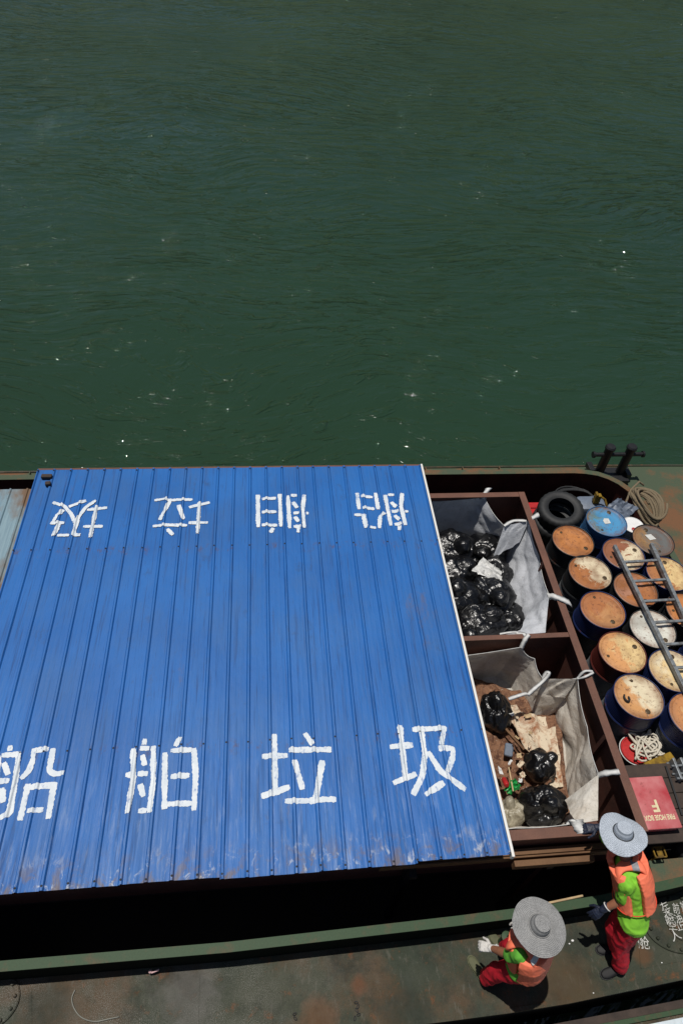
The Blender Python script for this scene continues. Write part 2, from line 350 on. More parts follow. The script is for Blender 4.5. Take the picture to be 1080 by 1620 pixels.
def barge():
    root = empty('cargo_barge', (0, 4.4, -1.3), 'long green and rust cargo barge with an open hold, moored on the river', 'barge')
    cpts = [a for a, b in PAIRS]; opts = [b for a, b in PAIRS]; n = len(PAIRS)
    # deck as a ring between hold and hull edge
    g = G(); vs = [(a[0], a[1], DZ) for a in cpts] + [(b[0], b[1], DZ) for b in opts]
    def ring(i0, i1): k = i1 - i0 + 1; return vs[i0:i1 + 1] + vs[n + i0:n + i1 + 1], [(i, i + 1, k + i + 1, k + i) for i in range(k - 1)]
    g.add(*ring(16, n - 1))
    local(g, root).build('side_deck', M['deck'], root)
    g = G().add(*ring(0, 16)); local(g, root).build('foredeck', M['coamfar'], root)
    g = ribbon(cpts, .040, -1.33, .485); local(g, root).build('hold_wall', M['redin'], root)
    g = ribbon([(x, y - .0435) for x, y in cpts[16:]], .0025, DZ, .484); local(g, root).build('coaming_shade_strip', M['coamshade'], root)  # thin dark strip added over the near coaming face to paint in its shade
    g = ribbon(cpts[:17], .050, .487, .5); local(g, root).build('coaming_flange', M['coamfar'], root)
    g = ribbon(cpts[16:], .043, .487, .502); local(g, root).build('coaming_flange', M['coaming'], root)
    # outer skin of the coaming below the flange on the deck side, with stays
    for i in range(0, 30):
        x = -8 + i * .62
        if x < 3.9: g = G().box((x, 7.80, DZ), (x + .012, 7.9, .47)); local(g, root).build('coaming_stay', M['coamfar'], root)
    g = G(); vs = [(b[0], b[1], DZ - .002) for b in opts] + [(b[0], b[1], -1.9) for b in opts]
    g.add(vs, [(i, i + 1, n + i + 1, n + i) for i in range(n - 1)]); local(g, root).build('hull', M['hull'], root)
    g = ribbon([(b[0], b[1]) for b in opts], .018, .06, DZ + .018); local(g, root).build('deck_edge_bar', M['deck'], root)
    g = G().poly([(a[0], a[1]) for a in cpts], -1.36, -1.34); local(g, root).build('hold_floor', M['floor'], root)
    g = G().box((-9, 1.95, .15), (5.86, 7.2, .2)); local(g, root).build('hold_platform', M['floor'], root)
    g = G().poly([(3.93, 1.84), (5.2, 1.86), (5.1, 1.80), (4.6, 1.66), (4.22, 1.58), (3.9, 1.545)], .46, .482); local(g, root).build('corner_gusset', M['coamfar'], root)
    # welded seams on the side deck
    for (p, q) in (((1010, 1479), (1013, 1532)), ((1013, 1532), (1080, 1519)), ((50, 1568), (50, 1622)), ((316, 1540), (313, 1620))):
        g = G(); g.bar(bp(*p, DZ + .002), bp(*q, DZ + .002), .010, .006); local(g, root).build('weld_seam', M['deck'], root)
    # manhole covers
    def manhole(c, rx, ry, nb):
        g = G(); prof = [(1.0, 0), (1.0, .018), (.97, .024), (0.05, .026)]
        g.lathe([(r, z) for r, z in prof], 56); g.v = [Vector((v.x * rx + c.x, v.y * ry + c.y, v.z + DZ)) for v in g.v]
        mh = autosmooth(local(g, root).build('manhole_cover', M['deck'], root), 30)
        for k in range(nb):
            t = 2 * math.pi * k / nb + .1; g = G().lathe([(.017, 0), (.017, .022), (.008, .03)], 8, (c.x + math.cos(t) * rx * .88, c.y + math.sin(t) * ry * .88, DZ + .024))
            local(g, root).build('bolt', M['deck'], mh)
        g = G(); 
        g.lathe([(rx * .42, 0), (rx * .42, .012), (rx * .38, .016), (.01, .016)], 32, (c.x + .01, c.y, DZ + .026)); local(g, root).build('boss', M['deck'], mh)
    manhole(bp(1075, 1462, DZ), .40, .27, 16)
    manhole(bp(-28, 1585, DZ), .34, .25, 14)
    # twin bollard at the far edge
    b = G(); b.box((5.50, 7.78, DZ), (6.12, 8.12, .2), .012)
    for x in (5.47, 6.08): b.box((x, 7.86, .16), (x + .09, 8.2, .26), .008)
    bb = local(b, root).build('bollard_base', M['black'], root)
    for (px, py) in ((5.645, 8.0), (6.02, 8.0)):
        g = G().lathe([(.075, .18), (.072, .74), (.088, .745), (.088, .775), (.07, .80), (.01, .802)], 24, (px, py, 0)); autosmooth(local(g, root).build('bollard_post', M['black'], bb), 35)
    g = G().tube([(5.42, 8.0, .61), (6.26, 8.0, .61)], .036, 14); g.tube([(5.39, 8.0, .61), (5.422, 8.0, .61)], .056, 14); g.tube([(6.258, 8.0, .61), (6.29, 8.0, .61)], .056, 14)
    autosmooth(local(g, root).build('crossbar', M['black'], bb), 35)
    # pipe stub by the near coaming, shackles on the far coaming
    c = bp(790, 1492, DZ); g = G().lathe([(.034, 0), (.034, .26), (.052, .27), (.052, .30), (.02, .31)], 16, (c.x, c.y, DZ)); autosmooth(local(g, root).build('vent_pipe', M['coaming'], root), 35)
    for (px, py) in ((452, 741), (490, 740)):
        c = bp(px, py, .5); pts = [(c.x + .075 * math.cos(t), c.y + .03 * math.sin(t), .512 + .02 * math.sin(3 * t)) for t in [k * .45 for k in range(13)]]
        g = G().tube(pts, .009, 6); local(g, root).build('rusty_shackle', M['rubber'], root)
    # chain on deck
    for k, (px, py) in enumerate(((563, 1586), (566, 1592), (564, 1598), (567, 1605), (561, 1611), (467, 1611), (466, 1604))):
        c = bp(px, py, DZ + .012); rot = k * 1.1
        pts = [(c.x + .018 * math.cos(t) * math.cos(rot) - .009 * math.sin(t) * math.sin(rot), c.y + .018 * math.cos(t) * math.sin(rot) + .009 * math.sin(t) * math.cos(rot), c.z) for t in [math.pi * 2 * q / 12 for q in range(12)]]
        g = G().tube(pts, .0035, 6, True); local(g, root).build('chain_link', M['rubber'], root)
    # chalked writing
    def txt(body, c, size, rz, mat=M['chalk'], z=DZ + .0045):
        cu = bpy.data.curves.new('t', 'FONT'); cu.body = body; cu.size = size; cu.align_x = 'CENTER'; cu.align_y = 'CENTER'; cu.offset = 0
        to = bpy.data.objects.new('t', cu); C.objects.link(to); dg = bpy.context.evaluated_depsgraph_get()
        me = bpy.data.meshes.new_from_object(to.evaluated_get(dg)); bpy.data.objects.remove(to)
        me.materials.clear(); me.materials.append(mat)
        o = bpy.data.objects.new('painted_writing', me); C.objects.link(o); o.parent = root
        o.location = Vector((c.x, c.y, z)) - Vector(root.location); o.rotation_euler = (0, 0, rz + R(14) * math.sin(c.y * 91)); o.scale = (1.0 + .25 * math.sin(c.x * 77), 1.05, 1); return o
    txt('左', bp(1006, 1466, DZ), .10, R(2)); txt('空', bp(1011, 1480, DZ), .12, R(2)); txt('舱', bp(1017, 1493, DZ), .12, R(2))
    zt = DZ + .046
    for ch, px, py, s_ in (('左', 1048, 1436, .085), ('水', 1053, 1447, .085), ('舱', 1056, 1457, .09), ('空', 1060, 1467, .085), ('人', 1065, 1482, .10), ('前', 1066, 1440, .10), ('油', 1070, 1456, .09), ('舱', 1078, 1436, .09), ('止', 1073, 1468, .08), ('入', 1080, 1450, .08)):
        txt(ch, bp(px, py, DZ), s_, R(2), z=zt)
barge()

def boat():
    root = empty('moored_boat', (4, -1.0, -1.3), 'edge of a weathered boat with a pale blue deck alongside the barge, bottom right corner', 'boat')
    e = lambda x: .638 + (x - 3.32) * .067
    g = G().poly([(-9, e(-9)), (10, e(10)), (10, -3), (-9, -3)], -1.9, -.32); local(g, root).build('hull', M['deck'], root)
    g = G(); g.poly([(-9, e(-9) + .012), (10, e(10) + .012), (10, e(10) - .055), (-9, e(-9) - .055)], -.318, -.3); local(g, root).build('rubbing_strake', M['wood'], root)
    g = G(); g.poly([(-9, e(-9) - .057), (10, e(10) - .057), (10, e(10) - .10), (-9, e(-9) - .10)], -.318, -.285); local(g, root).build('gunwale', M['coaming'], root)
    g = G(); g.poly([(3.4, e(3.4) - .135), (10, e(10) - .102), (10, -2.5), (3.0, -2.5)], -.317, -.27); local(g, root).build('deck', M['paleblue'], root)
boat()

# ================================================================== ROOFS
XL, XR, YN, YF, RZ = -3.018, 2.105, 1.69, 6.755, 1.6
NR = 24; PITCH = (XR - .012 - XL) / NR
def ribh(x):
    u = ((x - XL) / PITCH) % 1.0; d = min(u, 1 - u) * PITCH
    h = .020 * max(0, min(1, (.021 - d) / .012))
    d2 = min(abs(u - .36), abs(u - .64)) * PITCH
    return h + .0006 * max(0, 1 - d2 / .006)
def dentz(x, y):
    a = max(0, (3.0 - y) / 1.3)
    z = .006 * a * noise.noise(Vector((x * 9, y * 1.6, 0))) + .0022 * noise.noise(Vector((x * 3, y * 1.1, 5)))
    # kinks at the very edge
    k = max(0, 1 - (y - YN) / .22)
    z += -.012 * k * max(0, noise.noise(Vector((x * 7.3, 3, 0))) + .15)
    return z
def roofz(x, y): return RZ + ribh(x) * (1 if abs(x - XL) > .001 else 1) + dentz(x, y)
def roofmat():
    t = MT('blue_corrugated_paint', .5, 0, .25)
    s = t.sep()
    streak = t.noise(2.2, 5, .6, (16, .55, 1)); fine = t.noise(6, 4, .7, (30, .8, 1), off=(3, 0, 0)); big = t.noise(1.1, 4, .5)
    c = t.mix(t.ramp(big, .3, .7), (.016, .115, .375, 1), (.022, .146, .45, 1))
    c = t.mix(t.ramp(streak, .55, .68, 0, .55), c, (.018, .05, .16, 1))
    c = t.mix(t.ramp(fine, .60, .70, 0, .75), c, (.02, .045, .12, 1))
    c = t.mix(t.ramp(t.noise(1.7, 6, .65, (1.6, .8, 1), off=(8, 8, 0)), .46, .66, 0, .35), c, (.05, .13, .30, 1))
    gr = t.noise(3.5, 7, .75, (1.3, .7, 1), off=(12, 3, 0)); c = t.mix(t.ramp(gr, .60, .72, 0, .5), c, (.035, .07, .15, 1))
    # sun sheen painted in as pale streaks, plus bare patches, towards the eaves
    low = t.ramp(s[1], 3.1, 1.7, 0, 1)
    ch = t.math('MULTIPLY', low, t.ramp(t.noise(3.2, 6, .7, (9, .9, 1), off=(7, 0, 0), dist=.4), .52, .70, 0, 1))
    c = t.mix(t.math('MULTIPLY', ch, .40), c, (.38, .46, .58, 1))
    low2 = t.ramp(s[1], 2.0, 1.70, 0, 1)
    rb = t.math('MULTIPLY', low2, t.ramp(t.noise(5, 6, .7, (1.6, 1, 1), off=(2, 5, 0), dist=.6), .50, .62))
    c = t.mix(t.math('MULTIPLY', rb, .8), c, (.15, .11, .085, 1))
    rb2 = t.math('MULTIPLY', low2, t.ramp(t.noise(7, 6, .7, (1.6, 1, 1), off=(6, 1, 0), dist=.6), .56, .66))
    c = t.mix(t.math('MULTIPLY', rb2, .7), c, (.6, .62, .62, 1))
    # rust along the sheet laps
    for y0 in (2.86, 5.345):
        near = t.ramp(t.math('ABSOLUTE', t.math('SUBTRACT', s[1], y0)), .10, .0)
        rr = t.math('MULTIPLY', near, t.ramp(t.noise(11, 6, .75, (1, .6, 1), off=(y0, 0, 0)), .54, .66))
        c = t.mix(t.math('MULTIPLY', rr, .75), c, (.10, .05, .03, 1))
    # a few rusty stains running down
    st = t.math('MULTIPLY', t.ramp(t.noise(1.0, 7, .7, (2.2, .9, 1), off=(4.3, 2.7, 0)), .64, .73), .45)
    c = t.mix(st, c, (.13, .10, .09, 1))
    t.col(c); t.rough(t.ramp(streak, .3, .7, .42, .6)); t.bump(t.math('ADD', streak, t.math('MULTIPLY', t.noise(4, 5, .6, (3, .8, 1)), 1.6)), .3, .01)
    return t.m
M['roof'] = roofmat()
def roof():
    root = empty('corrugated_canopy', (0, 4.2, .2), 'large blue corrugated metal canopy painted with white characters over the barge hold', 'canopy')
    rows = [(YN, 2.93), (2.86, 5.42), (5.345, YF)]
    rnd = random.Random(3)
    cols = [0, 4, 8, 12, 16, 20, 24]
    prof = sorted(set([0, .021 / PITCH, .009 / PITCH, 1 - .009 / PITCH, 1 - .021 / PITCH, .36, .64, .36 - .006 / PITCH, .36 + .006 / PITCH, .64 - .006 / PITCH, .64 + .006 / PITCH, .18, .82, .5]))
    for ri, (ya, yb) in enumerate(rows):
        for ci in range(6):
            x0 = XL + cols[ci] * PITCH; nrib = 4
            ya2 = ya + (rnd.uniform(-.014, .014) if ri == 0 else rnd.uniform(-.008, .008))
            lift = (0.0, -.003, -.006)[ri] + rnd.uniform(-.0006, .0006)
            xs = [x0 + (k + u) * PITCH for k in range(nrib) for u in prof] + [x0 + nrib * PITCH]
            if ci > 0: xs = [x0 - .02] + xs; lift += 0.0004 * ci
            ny = 26 if ri == 0 else 8; ys = [ya2 + (yb - ya2) * (j / ny) ** (1.6 if ri == 0 else 1) for j in range(ny + 1)]
            vs = [(x, y, roofz(x, y) + lift + .004) for y in ys for x in xs]; nx = len(xs)
            fs = [(j * nx + i, j * nx + i + 1, (j + 1) * nx + i + 1, (j + 1) * nx + i) for j in range(ny) for i in range(nx - 1)]
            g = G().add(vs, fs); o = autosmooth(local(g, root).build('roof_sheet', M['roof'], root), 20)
            o.location = (0, 0, 0)
    # texture space: shift objects' coords are root-relative (y-4.2); handled below
    # fixing screws
    sm = bpy.data.meshes.new('screw'); g = G().lathe([(.010, 0), (.010, .003), (.006, .004), (.006, .010), (.001, .011)], 8); sm.from_pydata([tuple(v) for v in g.v], [], g.f); sm.materials.append(M['rubber'])
    for y in (YN + .03, 2.885, 5.375, YF - .04):
        for k in range(NR + 1):
            x = XL + k * PITCH
            if k == 0: x += .01
            o = bpy.data.objects.new('screw', sm); C.objects.link(o); o.parent = root
            o.location = Vector((x + rnd.uniform(-.003, .003), y + rnd.uniform(-.008, .008), roofz(x, y) + .003)) - Vector(root.location)
    # white edge flashing on the right gable side
    g = G(); g.box((XR - .006, YN - .012, RZ - .05), (XR + .020, YF + .005, RZ + .03), .003); local(g, root).build('edge_flashing', M['flash'], root)
    g = G(); g.box((XL + .0, YF + .002, RZ - .03), (XR - .01, YF + .03, RZ - .002)); local(g, root).build('eaves_rail', M['rim'], root)
    for y in (1.85, 2.9, 4.1, 5.4, 6.6):
        g = G().box((XL + .05, y - .03, RZ - .075), (XR - .03, y + .03, RZ - .012)); local(g, root).build('purlin', M['black'], root)
    for x in (-2.9, -.5, 1.95):
        for y in (2.25, 6.62):
            g = G().box((x - .035, y - .035, 1.2), (x + .035, y + .035, RZ - .077)); local(g, root).build('post', M['black'], root)
    # painted characters
    def zig(sx, sy, ox, oy, s): return bp(ox + sx / s, oy + sy / s, RZ + .01)
    chars = {
     'far1': ((0, 700, 2.842), .046, [[(238, 268), (290, 285), (322, 322), (338, 360)], [(388, 260), (310, 288)], [(288, 302), (255, 330), (232, 366)], [(228, 362), (290, 360)], [(270, 365), (238, 422)], [(258, 417), (312, 416)],
        [(432, 260), (385, 292), (352, 340), (330, 420)], [(328, 415), (362, 415)], [(392, 302), (482, 292)], [(435, 285), (405, 430)], [(375, 377), (463, 376)]]),
     'far2': ((0, 700, 2.842), .046, [[(695, 260), (752, 250)], [(790, 256), (866, 256)], [(770, 255), (718, 348)], [(803, 280), (825, 345)], [(687, 376), (745, 370), (842, 372)], [(752, 388), (778, 415)], [(850, 290), (943, 268)], [(897, 268), (888, 412)], [(848, 360), (935, 359)], [(745,258),(795,258)]]),
     'far3': ((360, 700, 3.176), .050, [[(152, 262), (154, 425)], [(172, 283), (243, 279)], [(262, 258), (268, 422)], [(172, 349), (246, 347)], [(172, 413), (250, 416)], [(230, 428), (215, 452)], [(303, 265), (312, 430)], [(318, 265), (348, 265)],
        [(328, 298), (350, 328)], [(330, 354), (360, 352)], [(338, 372), (356, 398)], [(332, 422), (368, 422)], [(358, 430), (352, 452)], [(385, 262), (377, 330), (385, 428)], [(394, 354), (407, 354)]]),
     'far4': ((360, 700, 3.176), .050, [[(650, 252), (660, 335)], [(670, 268), (728, 274)], [(742, 252), (756, 335)], [(678, 326), (738, 333)], [(636, 363), (670, 363)], [(680, 358), (695, 428)], [(790, 352), (765, 372), (762, 430)], [(715, 424), (745, 428)],
        [(790, 262), (820, 416)], [(805, 262), (835, 262)], [(822, 298), (845, 325)], [(823, 346), (858, 344)], [(838, 365), (862, 390)], [(838, 411), (875, 408)], [(862, 420), (862, 440)], [(876, 254), (870, 320), (893, 415)], [(890, 346), (907, 346)]]),
     'near1': ((0, 1120, 2.842), .052, [[(47, 168), (45, 192)], [(8, 212), (90, 207)], [(86, 200), (70, 330), (45, 475), (0, 492)], [(18, 245), (38, 300)], [(-20, 330), (42, 326)], [(8, 360), (15, 425)], [(-8, 215), (-20, 480)], [(-60, 335), (-20, 332)],
        [(155, 182), (147, 240), (130, 285), (94, 318)], [(150, 190), (220, 184)], [(240, 180), (222, 280), (240, 296), (290, 293)], [(128, 340), (90, 505)], [(135, 355), (258, 345)], [(243, 345), (217, 498)], [(122, 462), (195, 457)]]),
     'near2': ((0, 1120, 2.842), .052, [[(652, 138), (648, 165)], [(630, 181), (672, 181)], [(600, 182), (600, 320), (572, 475)], [(640, 210), (652, 258)], [(565, 300), (590, 300)], [(620, 295), (665, 294)], [(630, 342), (645, 398)], [(622, 462), (660, 460)], [(690, 170), (690, 330), (672, 470)],
        [(812, 132), (788, 172)], [(768, 192), (862, 188)], [(742, 200), (740, 455)], [(872, 180), (880, 300), (872, 460)], [(768, 308), (852, 302)], [(752, 432), (862, 428)]]),
     'near3': ((380, 1120, 2.4), .056, [[(130, 98), (132, 332)], [(83, 184), (180, 180)], [(80, 335), (140, 318), (188, 298)], [(245, 95), (275, 140)], [(185, 160), (346, 157)], [(205, 198), (237, 310)], [(312, 198), (285, 355)], [(170, 353), (262, 352)], [(262,352),(302,349)], [(300, 347), (364, 346)]]),
     'near4': ((380, 1120, 2.4), .056, [[(605, 65), (628, 278)], [(567, 147), (655, 140)], [(580, 285), (668, 250)], [(652, 82), (780, 76)], [(775, 70), (762, 140)], [(752, 152), (808, 152), (805, 190), (785, 245)], [(685, 72), (700, 180), (690, 260), (655, 330)], [(712, 165), (760, 240), (855, 310)], [(772, 282), (702, 330)]]),
    }
    names = {'far1': '圾', 'far2': '垃', 'far3': '舶', 'far4': '船', 'near1': '船', 'near2': '舶', 'near3': '垃', 'near4': '圾'}
    kk = 0
    for key, ((ox, oy, s), wd, strokes) in chars.items():
        g = G()
        for st in strokes:
            P = [zig(a, b, ox, oy, s) for a, b in st]
            Q = []
            for i in range(len(P) - 1):
                L = (P[i + 1] - P[i]).length; k = max(2, int(L / .006))
                Q += [P[i].lerp(P[i + 1], j / k) for j in range(k)]
            Q.append(P[-1]); 
            for _ in range(14):   # round polyline corners
                Q = [Q[0]] + [(Q[i - 1] + Q[i] * 2 + Q[i + 1]) / 4 for i in range(1, len(Q) - 1)] + [Q[-1]]
            kk += 1; NW = 10; lift = .0065 + .00045 * (kk % 9)
            vs = []; n = len(Q)
            for i, p in enumerate(Q):
                a = Q[max(0, i - 2)]; b = Q[min(n - 1, i + 2)]; d = (b - a).normalized(); nr = Vector((-d.y, d.x, 0))
                hw = wd / 2 * (1 + .34 * noise.noise(Vector((kk * 3.7, i * .05, 0)))) * (1 - .22 * max(0, 1 - min(i, n - 1 - i) / 4))
                j1 = .008 * noise.noise(Vector((kk, i * .25, 1))); j2 = .008 * noise.noise(Vector((kk, i * .25, 9)))
                for q in range(NW + 1):
                    u = -1 + 2 * q / NW; e = hw + (j1 if u < 0 else j2)
                    v = p + nr * (u * e)
                    if i in (0, n - 1): v += d * (.007 * noise.noise(Vector((kk * 2.2, q * 1.3, i))))
                    vs.append(Vector((v.x, v.y, roofz(v.x, v.y) + lift)))
            fs = [(i * (NW + 1) + q, i * (NW + 1) + q + 1, (i + 1) * (NW + 1) + q + 1, (i + 1) * (NW + 1) + q) for i in range(n - 1) for q in range(NW)]
            g.add(vs, fs)
        g.build('painted_character', M['paint'], root, True); 
    for o in root.children:
        if o.name.startswith('painted_character'):
            for v in o.data.vertices: v.co -= Vector(root.location)
t = MT('brushed_white_paint', .6)
n = t.noise(26, 5, .7, (1, .5, 1)); fac = t.ramp(n, .57, .68, 0, .7)
n2 = t.noise(7, 4, .6)
t.col(t.mix(fac, t.mix(t.ramp(n2, .3, .7), (.55, .62, .68, 1), (.74, .77, .78, 1)), (.10, .20, .45, 1))); M['paint'] = t.m
t = MT('worn_white_flashing', .5); s = t.sep(); n = t.noise(9, 6, .7, (1, .5, 1)); n2 = t.noise(2, 4, .7, off=(3, 0, 0))
t.col(t.mix(t.math('MULTIPLY', t.ramp(n, .52, .62), t.ramp(n2, .5, .6)), (.74, .73, .69, 1), (.12, .11, .05, 1))); M['flash'] = t.m
roof()
# the material reads object coords relative to the canopy root: y is 4.2 less than world y
for nd in M['roof'].node_tree.nodes:
    pass
def shift_roof_mat():
    """sheets are stored relative to the canopy base, so move their texture space back to the barge's own axes"""
    nt = M['roof'].node_tree; tc = [n for n in nt.nodes if n.type == 'TEX_COORD'][0]
    add = nt.nodes.new('ShaderNodeVectorMath'); add.operation = 'ADD'; add.inputs[1].default_value = (0, 4.2, .2)
    links = [l for l in nt.links if l.from_node == tc]
    tos = [l.to_socket for l in links]
    for l in links: nt.links.remove(l)
    nt.links.new(tc.outputs['Object'], add.inputs[0])
    for s_ in tos: nt.links.new(add.outputs[0], s_)
shift_roof_mat()

def roof2():
    root = empty('rusty_canopy', (-5, 4.2, .2), 'low pale blue corrugated canopy with brown rust at the left edge', 'canopy')
    t = MT('pale_rusty_sheet', .5); n = t.noise(1.3, 7, .6, (1.2, .7, 1), off=(.4, 1, 0)); n2 = t.noise(3, 5, .7, (12, .6, 1))
    c = t.mix(t.ramp(n2, .35, .7), (.22, .33, .38, 1), (.13, .22, .28, 1)); c = t.mix(t.ramp(n, .50, .64), c, (.15, .09, .05, 1)); t.col(c).bump(n2, .1, .01)
    xs = []; x = -9.0; 
    while x < -2.9:
        xs += [x, x + .012, x + .028, x + .04]; x += .22
    hz = lambda i: (0, .018, .018, 0)[i % 4]
    ys = [1.5 + 5.3 * j / 10 for j in range(11)]
    vs = [(x_, y, 1.2 + hz(i)) for y in ys for i, x_ in enumerate(xs)]; nx = len(xs)
    g = G().add(vs, [(j * nx + i, j * nx + i + 1, (j + 1) * nx + i + 1, (j + 1) * nx + i) for j in range(10) for i in range(nx - 1)])
    local(g, root).build('roof_sheet', t.m, root)
    for y in (1.7, 4.2, 6.6):
        g = G().box((-9, y - .03, 1.12), (-2.95, y + .03, 1.19)); local(g, root).build('purlin', M['black'], root)
    for x in (-8.6, -5.8, -3.2):
        for y in (2.1, 6.55): g = G().box((x - .035, y - .035, .2), (x + .035, y + .035, 1.12)); local(g, root).build('post', M['black'], root)
roof2()
# two offcuts lying on the canopy
g = G(); p = bp(66, 754, RZ + .03); q = bp(83, 754, RZ + .03); g.bar(p, q, .06, .05, bev=.01); topart('offcut_block', g, M['wood'], 'long dark wooden offcut lying on the far left corner of the blue canopy', 'wood block')
g = G(); p = bp(72, 766, RZ + .03); q = bp(81, 765, RZ + .03); g.bar(p, q, .06, .055, bev=.012); topart('offcut_block', g, M['wood'], 'stubby dark offcut just below the longer one on the blue canopy corner', 'wood block')

# ================================================================== WASTE CONTAINER
CX0, CX1, CY0, CY1, CZ = -2.9, 3.665, 1.93, 6.60, 1.2
def container():
    root = empty('steel_container', (.4, 4.3, .2), 'rust brown open steel container with dividers, holding bulk bags of rubbish', 'container')
    def wall(a, b): g = G().box(a, b); local(g, root).build('wall', M['crate'], root)
    wall((CX0, CY0 + .02, .2), (CX1 - .02, CY0 + .035, CZ - .014)); wall((CX0, CY1 - .035, .2), (CX1 - .02, CY1 - .02, CZ - .014))
    wall((CX1 - .035, CY0 + .036, .2), (CX1 - .021, CY1 - .036, CZ - .014)); wall((CX0, CY0 + .036, .2), (CX0 + .014, CY1 - .036, CZ - .014))
    wall((CX0 + .015, 4.20, .2), (CX1 - .036, 4.215, CZ - .018)); wall((1.6, 4.216, .2), (1.614, CY1 - .036, CZ - .02)); wall((1.6, CY0 + .036, .2), (1.614, 4.199, CZ - .02))
    g = G().box((CX0 + .015, CY0 + .036, .201), (CX1 - .036, CY1 - .036, .215)); local(g, root).build('floor', M['crate'], root)
    def rim(a, b): g = G().box(a, b, .004); local(g, root).build('rim', M['rim'], root)
    rim((CX0, CY0, CZ - .012), (CX1 - .095, CY0 + .10, CZ)); rim((CX0, CY1 - .09, CZ - .012), (CX1 - .095, CY1, CZ)); rim((CX1 - .093, CY0, CZ - .010), (CX1, CY1, CZ + .003))
    rim((CX1 - .004, CY0 + .02, CZ - .10), (CX1 + .006, CY1 - .02, CZ - .014))
    rim((CX0 + .1, 4.17, CZ - .012), (CX1 - .095, 4.235, CZ - .001))
    # stiffeners on the inside of the right wall
    for y in (2.9, 5.3): g = G().box((CX1 - .09, y, .22), (CX1 - .037, y + .05, CZ - .02)); local(g, root).build('stiffener', M['crate'], root)
container()
BZ = .95
for i, (x0, x1, y0, y1, lab) in enumerate(((1.0, 3.72, 1.866, 1.926, 'long brown steel beam nearest the container, under the reaching worker'), (1.0, 3.62, 1.842, 1.860, 'middle thin brown beam beside the container'), (2.33, 3.15, 1.765, 1.822, 'short thick brown beam, outermost by the open hold'))):
    g = G().box((x0, y0, BZ - .08 - .006 * i), (x1, y1, BZ - .006 * i), .004); g.box((x0, y0 + .005, BZ - .13), (x1 - .02, y1 - .005, BZ - .08 - .006 * i))
    topart('steel_beam', g, M['beam'], lab, 'beam', 'brown beams along the container side')
for x in (1.3, 2.7):
    g = G().box((x, 1.77, BZ - .21), (x + .07, 1.92, BZ - .131)); g.box((x, 1.85, -1.33), (x + .07, 1.92, BZ - .211))
    topart('beam_trestle', g, M['black'], 'black trestle carrying the brown beams in the hold', 'trestle', 'trestles under the beams')
g = G(); a = bp(860, 1430, .512); b = bp(921, 1417, .512); g.tube([a, a.lerp(b, .5), b], .011, 8); topart('bamboo_pole', g, M['palewood'], 'pale bamboo stick lying along the green coaming between the workers', 'stick')

